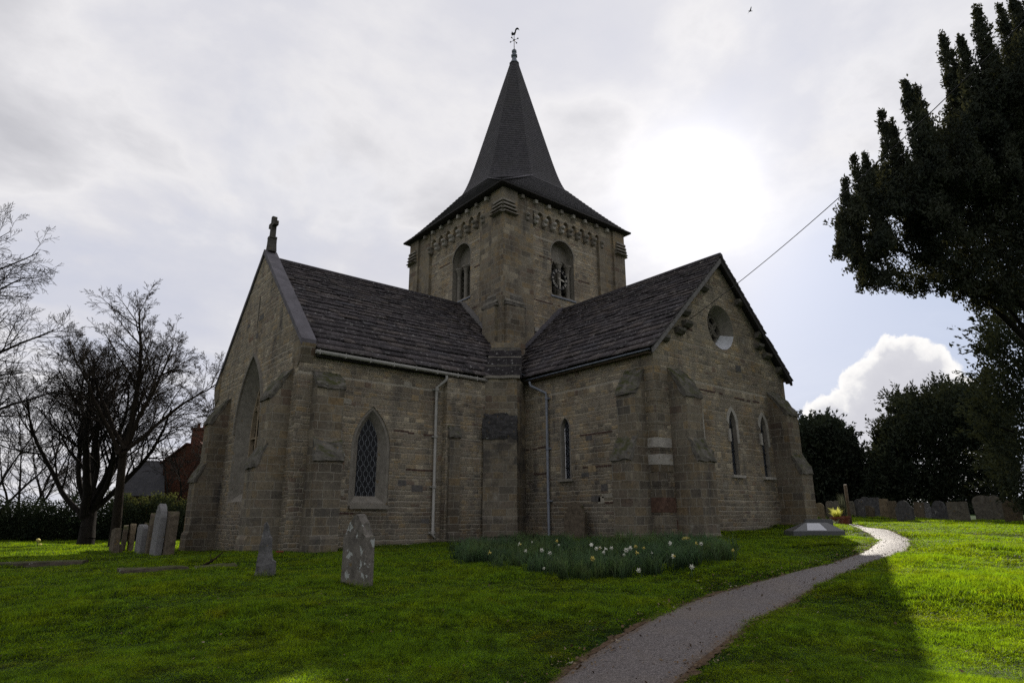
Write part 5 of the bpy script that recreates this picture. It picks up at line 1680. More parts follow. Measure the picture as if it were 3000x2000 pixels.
def strap_plant(p, n, hmin, hmax, w, droop, mat, name, label, spread=.05):
    fv, ff = [], []
    for k in range(n):
        a = rng.uniform(0, 6.28); h = rng.uniform(hmin, hmax); l = rng.uniform(.25, 1) * droop
        dx, dy = math.cos(a), math.sin(a); b = np.array(p) + np.array([dx * spread * rng.uniform(), dy * spread * rng.uniform(), 0])
        for sgi, (u0, u1) in enumerate(((0, .4), (.4, .75), (.75, 1.0))):
            def pt(u): return b + np.array([dx * l * u, dy * l * u, h * (u * 1.5 - .62 * u * u * (1 + l))])
            w0 = w * (1 - u0 * .8); w1 = w * (1 - u1 * .95)
            sdv = np.array([-dy, dx, 0]); i = len(fv)
            fv += [pt(u0) - sdv * w0, pt(u0) + sdv * w0, pt(u1) + sdv * w1, pt(u1) - sdv * w1]; ff.append((i, i + 1, i + 2, i + 3))
    return tag(np_obj(name, fv, ff, mat), label, 'plant')


strap_plant(potA + np.array([0, 0, .34]), 90, .25, .6, .016, .38, lit_leaf, 'strap_plant', 'sunlit yellow-green strap-leaved plant growing in the terracotta pot', .12)
strap_plant(potB + np.array([0, 0, .34]), 160, .3, 1.15, .010, .16, grey_leaf, 'potted_conifer', 'wispy grey-green little conifer in the darker pot', .1)
q = fixed(2250 + 412 / 2.24, 1000 + 1165 / 2.24, 24.2)
strap_plant(q, 130, .1, .42, .03, .25, leafmat('variegated_leaf', (.16, .18, .12), (.4, .42, .3), (.4, .42, .25), .35, 20), 'variegated_shrub', 'low pale variegated shrub sprawling left of the sunlit pot', .22)
q = fixed(2250 + 350 / 2.24, 1000 + 1168 / 2.24, 25)
strap_plant(q, 220, .05, .2, .03, .2, leafmat('low_cover', (.05, .06, .04), (.12, .13, .09), (.2, .2, .1), .35, 20), 'ground_cover_plant', 'low straggly border plant at the foot of the far buttress', .7)
q = fixed(2250 + 537 / 2.24, 1000 + 1160 / 2.24, 25.5)
tq = spot(2250 + 506 / 2.24, 1000 + 938 / 2.24, 25.5)
bm = bmesh.new(); tube(bm, [q - np.array([0, 0, .1]), tq], [.07, .06], 8); tag(obj('wooden_post', bm, M['wood']), 'leaning bare wooden post beside the plant pots', 'post')
# small red lantern-like pot by the gable buttress
q = hit(818, 1632); bm = bmesh.new(); lathe(bm, q, [(.07, -.02), (.09, .1), (.1, .14), (.1, .16), (.05, .16)], 10); tag(obj('clay_pot', bm, simple('red_clay', (.2, .04, .03), .9)), 'small red clay pot at the foot of the gable buttress', 'pot')

# ================================================================== OVERHEAD CABLE
g0 = np.array([-1.9, RY + .03, 7.25]); g1 = spot(3120, -60, 12.0)
pts = []
for u in np.linspace(0, 1, 30):
    q = g0 * (1 - u) + g1 * u; q[2] -= .35 * 4 * u * (1 - u); pts.append(q)
bm = bmesh.new(); tube(bm, pts, .011, 5); tag(obj('overhead_cable', bm, M['iron']), 'thin black cable running from the right-hand gable up past the conifer', 'cable')

# ================================================================== BARE TREES
bark1 = barkmat('dark_bark', (.03, .026, .023)); bark2 = barkmat('brown_bark', (.042, .034, .027))


class Bare:
    def __init__(s, seed):
        s.r = random.Random(seed); s.seg = []

    def grow(s, p, d, L, r, lev, wig, up, kids, ratio, spread, nmin=4):
        rr = s.r
        n = max(3, int(nmin + L * 1.2)) if lev < 4 else 3
        st = L / n
        pts = [(p, r)]
        q = p.copy(); dd = d.copy()
        for i in range(n):
            dd = (dd + Vector((rr.gauss(0, wig), rr.gauss(0, wig), rr.gauss(0, wig) + up))).normalized()
            q2 = q + dd * st
            r2 = r * (1 - .72 * (i + 1) / n)
            s.seg.append((q, q2, pts[-1][1], r2, lev)); pts.append((q2, r2)); q = q2
        if lev >= len(kids): return
        for k in range(kids[lev]):
            f = (k + rr.random()) / kids[lev] * .8 + .2 if lev else (k + rr.random()) / kids[lev] * .72 + .28
            fi = min(int(f * n), n - 1); u = f * n - fi
            b = pts[fi][0].lerp(pts[fi + 1][0], u); rb = pts[fi][1]
            ax = (pts[fi + 1][0] - pts[fi][0]).normalized()
            pe = ax.orthogonal().normalized(); pe.rotate(Matrix.Rotation(rr.uniform(0, 6.283), 3, ax))
            a = rr.uniform(*spread)
            nd = (ax * math.cos(a) + pe * math.sin(a)).normalized()
            s.grow(b, nd, L * rr.uniform(*ratio) * (1.1 - .5 * f), max(rb * rr.uniform(.4, .62), .0045), lev + 1, wig, up, kids, ratio, spread, nmin)

    def build(s, name, mat, par, rmin=.007):
        v, f = [], []
        for a, b, r0, r1, lev in s.seg:
            n = 7 if r0 > .06 else (4 if r0 > .02 else 3)
            d = (b - a).normalized(); x = d.orthogonal().normalized(); y = d.cross(x)
            i = len(v)
            r0, r1 = max(r0, rmin), max(r1, rmin * .8)
            for c, r in ((a, r0), (b, r1)):
                for k in range(n):
                    t_ = 6.28318 * k / n; v.append(c + (x * math.cos(t_) + y * math.sin(t_)) * r)
            for k in range(n): f.append((i + k, i + (k + 1) % n, i + n + (k + 1) % n, i + n + k))
        return np_obj(name, [tuple(q) for q in v], f, mat, par, smooth=True)


def bare_tree(base, label, stems, seed, mat, group=None, twig=.007, bole=None):
    """stems: list of (dir, length, radius, wig, up, kids, ratio, spread)"""
    e = empty('bare_tree', base); tag(e, label, 'tree', group)
    B = Bare(seed)
    st0 = Vector(base) - V(0, 0, .15)
    if bole:
        p_ = st0.copy(); r_ = bole[1]
        for q in range(4):
            n_ = p_ + V(B.r.gauss(0, .03), B.r.gauss(0, .03), bole[0] / 4) + (Vector(bole[2]) / 4 if len(bole) > 2 else V(0, 0, 0))
            B.seg.append((p_, n_, r_, r_ * .9, 0)); p_ = n_; r_ *= .9
        st0 = p_ - V(0, 0, .2)
    for d, L, r, wig, up, kids, ratio, spread in stems:
        B.grow(st0 + (V(B.r.gauss(0, .08), B.r.gauss(0, .08), -B.r.uniform(0, .5)) if bole else V(0, 0, 0)), Vector(d).normalized(), L, r, 0, wig, up, kids, ratio, spread)
    big = [q for q in B.seg if q[4] == 0]; small = [q for q in B.seg if q[4] > 0]
    ends = [q[1] for q in B.seg if q[4] >= len(stems[0][5]) - 1]
    B.seg = big; o = B.build('trunk', mat, None); parent(o, e); o.matrix_parent_inverse = Matrix.Translation(-Vector(base))
    B.seg = small; o = B.build('branches', mat, None, twig); parent(o, e); o.matrix_parent_inverse = Matrix.Translation(-Vector(base))
    return e, ends


rtv = V(RT[0], RT[1], 0).normalized(); fwv = V(FW[0], FW[1], 0).normalized()


def dv(r_, f_, u_): return rtv * r_ + fwv * f_ + V(0, 0, u_)


# wide multi-stemmed tree
b0 = fixed(248, 1604, 28.5)
st = []
for k, (a, ln) in enumerate(((-1.5, 6.6), (-.85, 6.8), (-.3, 7.2), (.05, 7.4), (.3, 7.2), (.8, 6.8), (-.55, 6.6), (.5, 6.6), (1.3, 6.0))):
    st.append((dv(a * .75, .35 * (-1) ** k * .8, 1.0), ln, .21 if k in (2, 3) else .14,   .11, .03, (11, 8, 6, 5), (.4, .58), (.4, 1.0)))
bare_tree(b0, 'wide bare multi-stemmed tree with a dense twiggy crown in front of the hedge', st, 5, bark1, None, .0055, (2.0, .4))
# straight taller tree leaning right
b1 = fixed(330, 1610, 26.5)
tp1 = spot(432, 800, 27.5)
d1_ = Vector(tp1) - Vector(b1)
bare_tree(b1, 'taller bare tree with one leaning trunk, rising behind the row of headstones', [(d1_.normalized() + dv(.02, 0, .1), 5.9, .13, .05, .03, (16, 8, 7, 4), (.36, .52), (.45, .95))] + [(dv(q, .25 * (-1) ** k, 1), 4.9, .10, .09, .03, (11, 8, 7, 4), (.38, .54), (.45, 1.0)) for k, q in enumerate((-.7, -.35, .3, .55, .85))], 9, bark2, None, .0062, (4.6, .22, tuple(d1_.normalized() * 4.6 - V(0, 0, 4.6 * d1_.normalized().z))))
# contorted limbs reaching in from the left edge
b2 = fixed(-400, 1612, 17.5)
bare_tree(b2, 'twisting bare willow limbs reaching in from the left edge', [(dv(.03, 0, 1), 9.0, .24, .07, .03, (16, 9, 7, 5), (.42, .58), (.55, 1.1)), (dv(.2, .2, 1), 8.8, .18, .08, .03, (14, 9, 7, 5), (.40, .55), (.5, 1.05))], 27, bark1, None, .0055)
# thin-leaved bushy tree just behind the gable
b3 = fixed(640, 1605, 31)
e3, ends3 = bare_tree(b3, 'thin twiggy tree with a few withered leaves just behind the left gable', [(dv(-.1, 0, 1), 8.4, .1, .06, .02, (14, 7, 5), (.3, .48), (.35, .8)), (dv(.25, 0, 1), 8.8, .09, .07, .02, (13, 7, 5), (.3, .48), (.35, .8)), (dv(-.35, .2, 1), 8.2, .09, .07, .02, (12, 7, 5), (.3, .45), (.35, .8))], 33, bark2, None, .008)
# further scrubby bare trees behind the hedge
for k, (px, dep, h_) in enumerate(((40, 40, 8), (150, 44, 6.5), (-80, 36, 9.5), (520, 42, 7), (290, 46, 6))):
    b = fixed(px, 1590, dep)
    lab = ['bare scrubby tree behind the hedge at the far left', 'low bare thicket behind the hedge, left of the multi-stemmed tree', 'bare tree behind the hedge cut by the left edge', 'bare tree behind the brick house gable', 'low bare thicket behind the hedge in front of the slate roof'][k]
    bare_tree(b, lab, [(dv(q, .1 * q, 1), h_, .09, .07, .03, (11, 7, 6), (.33, .5), (.4, .9)) for q in (-.5, -.1, .3, .6)], 50 + k, bark1, 'bare trees behind the hedge', .011)

# ================================================================== EVERGREENS
def leaf_cards(cent, dirs, n, rad, ll, lw, stretch=1.0):
    """n leaf quads round every centre (N,3) -> verts, faces; dirs give the spray direction"""
    N = len(cent); T = N * n
    c = np.repeat(cent, n, 0); dr = np.repeat(dirs, n, 0)
    off = rng.normal(0, 1, (T, 3)); off /= np.linalg.norm(off, axis=1)[:, None]; off *= (rng.uniform(0, 1, T) ** .5)[:, None] * rad
    off += dr * (rng.uniform(-1, 1, T) * rad * (stretch - 1))[:, None]
    p = c + off
    a = rng.normal(0, .6, (T, 3)) + dr; a /= np.linalg.norm(a, axis=1)[:, None]
    b = np.cross(a, rng.normal(0, 1, (T, 3))); b /= np.linalg.norm(b, axis=1)[:, None]
    L = (ll * rng.uniform(.6, 1.3, T))[:, None]; W = (lw * rng.uniform(.7, 1.2, T))[:, None]
    v = np.stack([p - a * L * .5, p + b * W * .5, p + a * L * .5, p - b * W * .5], 1).reshape(-1, 3)
    return v, np.arange(T * 4).reshape(T, 4)


yew = leafmat('yew_leaf', (.026, .035, .027), (.046, .056, .038), (.05, .055, .02), .12, 1.2)
cyp = leafmat('dark_conifer_leaf', (.040, .049, .042), (.07, .078, .055), (.08, .08, .03), .18, .9)
hol = leafmat('dark_holly_leaf', (.026, .035, .028), (.05, .06, .042), (.03, .04, .02), .1, 1.2)
hed = leafmat('hedge_leaf', (.018, .026, .019), (.035, .045, .026), (.05, .06, .02), .08, 1.5)


def inpoly(x, y, P):
    c = np.zeros(len(x), bool); j = len(P) - 1
    for i in range(len(P)):
        xi, yi = P[i]; xj, yj = P[j]
        m = ((yi > y) != (yj > y)) & (x < (xj - xi) * (y - yi) / (yj - yi + 1e-9) + xi)
        c ^= m; j = i
    return c


def crown_pts(P, n, dmin, dmax, gapfn=None):
    """cluster centres filling a crown whose outline is P (pixels at its own distance) and whose depth is rounded"""
    P = np.array(P, float)
    lo, hi = P.min(0), P.max(0)
    out = []
    cnt = 0
    while cnt < n:
        x = rng.uniform(lo[0], hi[0], n * 3); y = rng.uniform(lo[1], hi[1], n * 3)
        k = inpoly(x, y, P)
        x, y = x[k], y[k]
        if gapfn is not None:
            kk = rng.uniform(0, 1, len(x)) < gapfn(x, y); x, y = x[kk], y[kk]
        d = rng.uniform(dmin, dmax, len(x))
        q = np.stack([spot(a, b, c) for a, b, c in zip(x, y, d)]) if len(x) else np.zeros((0, 3))
        out.append(q); cnt += len(q)
    return np.concatenate(out)[:n]


def fbm_keep(q, sc, thr, seed=0):
    return np.array([noise.noise(Vector(p * sc) + V(seed, 0, 0)) + .5 * noise.noise(Vector(p * sc * 2.3)) for p in q]) > thr


def evergreen(base, label, P, n, dmin, dmax, per, rad, ll, lw, mat, dirv=(0, 0, 1), spires=(), gap=None, thr=-.35, sc=.6, trunk=None, group=None, name='evergreen_tree', out=.6, loose=None, sprays=None, plume=False):
    e = empty(name, base); tag(e, label, 'tree', group)
    q = crown_pts(P, n, dmin, dmax, gap)
    if loose is not None:
        kk = loose(q); nz = np.array([noise.noise(Vector(p * 1.5)) + .6 * noise.noise(Vector(p * 3.4)) for p in q]); q = q[(nz > -.9 + kk * .95)]
    q = q[fbm_keep(q, sc, thr)]
    cen = q.mean(0)
    dr = q - cen; dr /= np.linalg.norm(dr, axis=1)[:, None]
    dr = dr * out + np.array(dirv)[None] * (1 - out) + rng.normal(0, .25, dr.shape); dr /= np.linalg.norm(dr, axis=1)[:, None]
    vs, fs = leaf_cards(q, dr, per, rad, ll, lw, 1.5)
    VV, FF = [vs], [fs]; off = len(vs)
    for (px, py, dep, ln, wd, dens) in spires:
        tip = spot(px, py, dep)
        m = int(dens)
        u = rng.uniform(0, 1, m) ** .75
        a = rng.uniform(0, 6.28, m); rr = wd * (.03 + .97 * u ** .9) * np.sqrt(rng.uniform(.15, 1, m)) * (1 + .5 * np.sin(u * 17 + px) * np.cos(a * 2 + u * 9))
        lean = rng.uniform(-.04, .10)
        c = np.stack([tip[0] + rr * np.cos(a), tip[1] + rr * np.sin(a), tip[2] - u * ln], 1) + np.outer(u * ln * lean, RT)
        dd = np.stack([np.cos(a) * .5, np.sin(a) * .5, np.ones(m)], 1); dd /= np.linalg.norm(dd, axis=1)[:, None]
        v2, f2 = leaf_cards(c, dd, max(4, per // 2), rad * (.42 if plume else .6), ll * (.85 if plume else 1), lw, 1.6)
        VV.append(v2); FF.append(f2 + off); off += len(v2)
    if sprays:
        PP = [np.array(a, float) for a in P]; ctr = np.mean(PP, 0); dm = (dmin + dmax) / 2; pc, pd_ = [], []
        for a, b in zip(PP, PP[1:] + PP[:1]):
            Ls = np.linalg.norm(b - a); nn_ = np.array([(b - a)[1], -(b - a)[0]]) / (Ls + 1e-6)
            if nn_ @ ((a + b) / 2 - ctr) < 0: nn_ = -nn_
            for _ in range(int(Ls / sprays[0]) + 1):
                m_ = a + (b - a) * rng.uniform()
                if m_[1] > sprays[2] or m_[0] > 3120: continue
                dep = dm + rng.uniform(-.5, .5) * (dmax - dmin) * .7
                ln_ = sprays[1] * rng.uniform(.35, 1.35); out3 = RT * nn_[0] - UP * nn_[1]; out3 = out3 * .75 + np.array([0, 0, rng.uniform(.1, 1.0)]) + rng.normal(0, .25, 3); out3 /= np.linalg.norm(out3)
                p0_ = spot(m_[0] - nn_[0] * 8, m_[1] - nn_[1] * 8, dep)
                for u in np.linspace(-.3, 1, 9): pc.append(p0_ + out3 * ln_ * u + rng.normal(0, .05 + .12 * ln_ * (1 - u) * .5, 3)); pd_.append(out3)
        v3, f3 = leaf_cards(np.array(pc), np.array(pd_), max(5, per // 3), rad * .42, ll * .9, lw, 1.4)
        VV.append(v3); FF.append(f3 + off); off += len(v3)
    o = np_obj('crown', np.concatenate(VV), np.concatenate(FF), mat); parent(o, e); o.matrix_parent_inverse = Matrix.Translation(-Vector(base))
    bm = bmesh.new()
    if trunk is None: trunk = (.3, 3.0)
    b = Vector(base)
    topq = Vector((cen[0], cen[1], cen[2]))
    tube(bm, [b - V(0, 0, .2), b.lerp(topq, .35), topq], [trunk[0], trunk[0] * .8, trunk[0] * .3], 9)
    for k in range(int(trunk[1] * 4)):
        tgt = Vector(q[rng.integers(0, len(q))]); s0_ = b.lerp(topq, rng.uniform(.25, .95))
        tube(bm, [s0_, s0_.lerp(tgt, .5) + V(0, 0, .15), tgt], [trunk[0] * .3, trunk[0] * .18, .02], 5)
    o = obj('trunk', bm, bark1); parent(o, e); o.matrix_parent_inverse = Matrix.Translation(-b)
    return e


# big dark conifer leaning in at the right: upswept plumes, ragged underside
big = [(2480, 640), (2515, 600), (2560, 570), (2600, 530), (2650, 490), (2690, 460), (2740, 390), (2790, 360), (2840, 310), (2890, 250), (2940, 200), (2990, 120), (3100, -60), (3350, -150), (3400, 500), (3350, 800), (3150, 860), (2960, 870), (2900, 850), (2850, 868), (2800, 820), (2760, 822), (2700, 830), (2640, 820), (2590, 805), (2540, 780), (2500, 720), (2470, 650)]


def gapfn(x, y):
    return np.ones(len(x))


def looser(q):
    # the outer, lower sprays are thin and let the sky through in clumps
    d = (q - CAM) @ RT / ((q - CAM) @ FW)
    h = (q - CAM) @ UP / ((q - CAM) @ FW)
    z = (q - CAM) @ FW
    k = np.clip((.72 - d) / .10, 0, 1) * np.clip((.25 - h) / .05, 0, 1)
    return k + 5 * ((k > .35) & (np.abs(z - 18.6) > .9 + .8 * (1 - k)))


sp = []
rs = random.Random(3)
for px, py, ln, wd in ((2473, 523, 1.6, .28), (2498, 453, 1.8, .30), (2533, 450, 1.9, .32), (2581, 325, 2.1, .36), (2612, 351, 1.8, .30), (2649, 233, 3.0, .42), (2700, 330, 2.2, .4), (2756, 96, 3.4, .5), (2810, 105, 3.2, .42), (2856, 16, 3.2, .42), (2925, 13, 3.6, .45), (2960, -20, 4, .6), (3010, -90, 4.5, .7), (3080, -190, 5, .7), (3200, -260, 5, .8), (3300, -230, 5, .8), (3400, -240, 5, .8), (2560, 480, 1.5, .3), (2680, 250, 2.4, .32), (2780, 200, 2.6, .4), (2890, 120, 2.4, .42), (2460, 620, 1.3, .3), (2456, 660, .9, .25)):
    sp.append((px, py, 18.5 + rs.uniform(-1.3, 1.3), ln * 1.05, wd * 1.0, 380 * ln * wd))
for k in range(70):
    px = rs.uniform(2500, 3060); top_ = np.interp(px, [2480, 2600, 2700, 2800, 2900, 3000, 3100], [620, 500, 420, 330, 230, 90, -60]); py = top_ + rs.uniform(-30, 190)
    sp.append((px, py, 18.5 + rs.uniform(-1.9, 1.9), rs.uniform(1.0, 2.2) * (.55 if px < 2620 else 1), rs.uniform(.2, .36), 170))
for px, py in ((2500, 770), (2540, 795), (2590, 815), (2640, 830), (2700, 838), (2760, 830), (2815, 850), (2850, 880), (2890, 860), (2930, 875)):
    sp.append((px, py - 26, 18.5 + rs.uniform(-1.2, 1.2), .55, .3, 50))
evergreen(fixed(3250, 1600, 19), 'huge dark conifer with upswept plumes overhanging from the right', big, 9500, 16.8, 21.0, 18, .24, .14, .05, cyp, (0, 0, 1), sp, gapfn, -.8, 1.1, (.45, 6), out=.35, name='conifer_tree', loose=looser, sprays=(11, .5, 1500), plume=True)
# tall tree further back at the right edge
edge = [(2915, 930), (2945, 880), (2985, 850), (3060, 800), (3300, 760), (3400, 1100), (3400, 1500), (3000, 1500), (2940, 1420), (2900, 1330), (2880, 1250), (2900, 1180), (2885, 1100), (2910, 1060), (2890, 1000)]
evergreen(fixed(3150, 1560, 29), 'tall dark evergreen at the right edge behind the big conifer', edge, 3200, 26, 32, 16, .42, .24, .09, yew, (0, 0, 1), (), None, -.3, .5, (.35, 3), out=.6, sprays=(6, 1.2, 1450))
# broad yew above the headstones
yw = [(2520, 1475), (2535, 1410), (2560, 1370), (2555, 1330), (2580, 1300), (2575, 1270), (2600, 1235), (2625, 1230), (2628, 1170), (2660, 1165), (2690, 1180), (2720, 1160), (2750, 1145), (2775, 1135), (2800, 1150), (2830, 1140), (2870, 1150), (2920, 1180), (2960, 1240), (2970, 1350), (2960, 1480), (2800, 1470), (2700, 1462), (2600, 1450)]
spy = [(px + rs.uniform(-6, 6), py - rs.uniform(0, 14), 46 + rs.uniform(-3.5, 3.5), rs.uniform(1.8, 3.6), rs.uniform(.45, .85), 110) for px, py in ((2640, 1200), (2690, 1165), (2740, 1140), (2800, 1135), (2850, 1140), (2590, 1290), (2548, 1365), (2530, 1440), (2900, 1160), (2700, 1210), (2770, 1190), (2610, 1250), (2626, 1163), (2660, 1160), (2715, 1148), (2783, 1128), (2765, 1140), (2822, 1136), (2865, 1142), (2600, 1228), (2572, 1262), (2560, 1325), (2538, 1400))]
evergreen(fixed(2760, 1525, 46), 'broad dark yew spreading over the headstones right of the path', yw, 4200, 41, 51, 15, .58, .34, .115, yew, (0, 0, 1), spy, None, -.16, .5, (.4, 5), out=.6, name='yew_tree', sprays=(5, 1.15, 1440))
# round clipped evergreen beyond the far buttress
hl = [(2335, 1500), (2330, 1300), (2338, 1250), (2355, 1240), (2380, 1250), (2410, 1232), (2440, 1245), (2470, 1262), (2492, 1285), (2505, 1320), (2518, 1360), (2522, 1420), (2500, 1475), (2450, 1490)]
sph = [(px, py - rs.uniform(0, 12), 46 + rs.uniform(-2, 2), 2.2, .5, 70) for px, py in ((2352, 1236), (2415, 1222), (2440, 1238), (2490, 1272), (2520, 1345), (2395, 1236))]
evergreen(fixed(2425, 1520, 46), 'rounded dark evergreen just beyond the far church buttress', hl, 2200, 43, 49, 15, .56, .32, .13, hol, (0, 0, 1), sph, None, -.34, .6, (.3, 3), out=.7, sprays=(5, 1.0, 1470))
# feathery pale conifer tops behind it
e = fixed(2420, 1520, 54)
evergreen(e, 'feathery tip of a conifer rising behind the rounded evergreen', [(2385, 1300), (2395, 1240), (2418, 1215), (2440, 1225), (2470, 1245), (2465, 1320), (2420, 1350)], 260, 53, 55, 9, .36, .36, .07, yew, (.5, 0, .6), [(2418, 1200, 54, 1.5, .4, 26), (2460, 1232, 54, 1.1, .35, 18)], None, -.6, .6, (.15, 1), name='conifer_tree')
# small dark yews further along at the right
evergreen(fixed(2560, 1525, 54), 'low dark evergreen bush between the rounded evergreen and the yew', [(2490, 1510), (2505, 1440), (2540, 1395), (2600, 1380), (2640, 1430), (2650, 1510)], 700, 52, 56, 13, .5, .3, .12, hol, (0, 0, 1), (), None, -.5, .5, (.2, 2))


def hedge(x0, x1, ytop, ybot, dep0, dep1, thick, n, per, rad, ll, lw, mat, label, wob=8):
    fx = rng.uniform(x0, x1, n)
    k = (fx - x0) / (x1 - x0)
    dep = dep0 + (dep1 - dep0) * k + rng.uniform(0, thick, n)
    topy = ytop + wob * np.sin(fx * .05) + wob * .6 * np.sin(fx * .13 + 1) + rng.normal(0, 2, n)
    u = rng.uniform(0, 1, n) ** .7
    py = topy + (ybot - topy) * u
    q = np.stack([spot(a, b, c) for a, b, c in zip(fx, py, dep)])
    dr = rng.normal(0, .6, q.shape) + np.array([0, 0, .6]) - FW * .4; dr /= np.linalg.norm(dr, axis=1)[:, None]
    v, f = leaf_cards(q, dr, per, rad, ll, lw)
    return tag(np_obj('hedge', v, f, mat), label, 'hedge')


hedge(-400, 560, 1462, 1615, 31, 34, 2.2, 6500, 14, .3, .13, .07, hed, 'tall dark clipped hedge behind the bare trees at the left')
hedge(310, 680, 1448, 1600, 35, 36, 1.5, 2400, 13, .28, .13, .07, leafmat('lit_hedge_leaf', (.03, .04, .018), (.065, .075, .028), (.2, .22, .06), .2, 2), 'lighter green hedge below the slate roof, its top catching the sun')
hedge(2480, 3300, 1462, 1540, 58, 60, 2, 2600, 10, .6, .36, .2, hol, 'long dark hedge far behind the headstones')

# border flowers at the hedge foot
for px, py, c, lab in ((112, 1582, 'y', 'tiny yellow flower on a tall stem at the hedge foot'), (116, 1596, 'y', 'tiny yellow flower below the taller one at the hedge foot'), (68, 1612, 'w', 'tiny white flower low at the hedge foot, left of the yellow ones'), (82, 1614, 'w', 'tiny white flower low at the hedge foot, close to the yellow ones'), (10, 1619, 'w', 'tiny white flower at the very left edge of the grass')):
    p = spot(px, py, 28.5)
    bm = bmesh.new(); z0 = gz(p[0], p[1]); tube(bm, [(p[0], p[1], min(z0, p[2] - .1)), p], .012, 4)
    o = obj('border_flower', bm, M['stem']); tag(o, lab, 'flower')
    bm = bmesh.new(); bmesh.ops.create_icosphere(bm, subdivisions=1, radius=.09, matrix=Matrix.Translation(p)); roughen(bm, 0, .05, 9); obj('bloom', bm, M['pet_' + c], o)

# ================================================================== BRICK HOUSE BEHIND THE HEDGE
brick = NT('red_brick')
uv = brick.n('ShaderNodeTexCoord').outputs['UV']
br = brick.n('ShaderNodeTexBrick', {'Vector': uv, 'Color1': (.10, .030, .018, 1), 'Color2': (.16, .05, .028, 1), 'Mortar': (.11, .08, .06, 1), 'Scale': 1.0, 'Mortar Size': .01, 'Brick Width': .23, 'Row Height': .085})
M['brick'] = brick.out(brick.bsdf(br.outputs[0], .95))
rs_ = NT('house_slates')
uv = rs_.n('ShaderNodeTexCoord').outputs['UV']
br = rs_.n('ShaderNodeTexBrick', {'Vector': uv, 'Color1': (.03, .03, .034, 1), 'Color2': (.048, .047, .052, 1), 'Mortar': (.03, .03, .03, 1), 'Scale': 1.0, 'Mortar Size': .012, 'Brick Width': .3, 'Row Height': .2})
M['hslate'] = rs_.out(rs_.bsdf(br.outputs[0], .8))
hD = 46
hp = lambda px, py, dp=hD: Vector(spot(px, py, dp))
e = empty('brick_house', fixed(520, 1580, hD)); tag(e, 'red brick house with tile-hung gable and chimney seen through the bare trees', 'house')
hb = Vector(e.location)


def hpart(nm, bm, mt, p=None):
    o = obj(nm, bm, mt)
    if p is None: parent(o, e); o.matrix_parent_inverse = Matrix.Translation(-hb)
    else: parent(o, p)
    return o


# gable block with rear lean of roof, slate wing towards the left
zg_ = hb.z - .5
back = Vector((FW[0], FW[1], 0)).normalized()
gl = [hp(478, 1580), hp(478, 1354), hp(548, 1305), hp(590, 1304), hp(680, 1400), hp(680, 1580)]
bm = bmesh.new()
f_ = [bm.verts.new(q) for q in gl]; b_ = [bm.verts.new(q + back * 6) for q in gl]
bm.faces.new(f_); bm.faces.new(b_[::-1])
for i in range(len(gl)): bm.faces.new((f_[i], f_[(i + 1) % len(gl)], b_[(i + 1) % len(gl)], b_[i]))
hw_ = hpart('wall', bm, M['brick'])
bm = bmesh.new()
for a, b in (((472, 1360), (550, 1302)), ((588, 1300), (690, 1402))):
    p0, p1 = hp(*a), hp(*b); up_ = V(0, 0, .14)
    q = [p0 - back * .2, p1 - back * .2, p1 + back * 6.2, p0 + back * 6.2]
    lo_ = [bm.verts.new(x + V(0, 0, .03)) for x in q]; hi_ = [bm.verts.new(x + up_) for x in q]
    for i in range(4): bm.faces.new((lo_[i], lo_[(i + 1) % 4], hi_[(i + 1) % 4], hi_[i]))
    bm.faces.new(hi_); bm.faces.new(lo_[::-1])
rf = hpart('roof', bm, simple('red_roof_tiles', (.09, .032, .022), .9, 0, .4, 12))
bm = bmesh.new()
c = hp(566, 1290) + back * 1.0
box(bm, (c.x, c.y, c.z), (.95, .8, 2.0), basis(rtv, fwv, Z1)); box(bm, (c.x, c.y, c.z + .95), (1.1, .95, .18), basis(rtv, fwv, Z1)); roughen(bm, 1, .01); ch = hpart('chimney', bm, M['brick'], rf)
for k in (-.22, .22):
    bm = bmesh.new(); lathe(bm, c + rtv * k + V(0, 0, 1.03), [(.13, 0), (.11, .35), (.13, .4)], 10); obj('chimney_pot', bm, M['brick'], rf)
bm = bmesh.new()
q = [hp(340, 1452, 44), hp(482, 1452, 44), hp(482, 1350, 47.5), hp(418, 1348, 47.5)]
v_ = [bm.verts.new(x) for x in q]; bm.faces.new(v_)
q2 = [bm.verts.new(x) for x in (hp(482, 1350, 47.5) + back * 3 - V(0, 0, 2.5), hp(418, 1348, 47.5) + back * 3 - V(0, 0, 2.5))]
bm.faces.new((v_[3], v_[2], q2[0], q2[1])); hpart('roof', bm, M['hslate'])
bm = bmesh.new()
q = [hp(350, 1450, 44.3), hp(478, 1450, 44.3), hp(478, 1590, 44.3), hp(350, 1590, 44.3)]
bm.faces.new([bm.verts.new(x) for x in q]); hpart('wall', bm, M['brick'])

# a bird far up
p = Vector(spot(2198, 33, 60)); bm = bmesh.new()
tube(bm, [p - rtv * .18, p, p + rtv * .22], [.02, .06, .01], 6)
for sgn in (1, -1):
    q0 = p + V(0, 0, .02); bm.faces.new([bm.verts.new(x) for x in (q0 - rtv * .06, q0 + rtv * .08, q0 + fwv * .32 * sgn + V(0, 0, .14) + rtv * .02, q0 + fwv * .5 * sgn + V(0, 0, .05) - rtv * .1)])
tag(obj('bird', bm, M['iron']), 'tiny dark bird flying high above the church', 'bird')

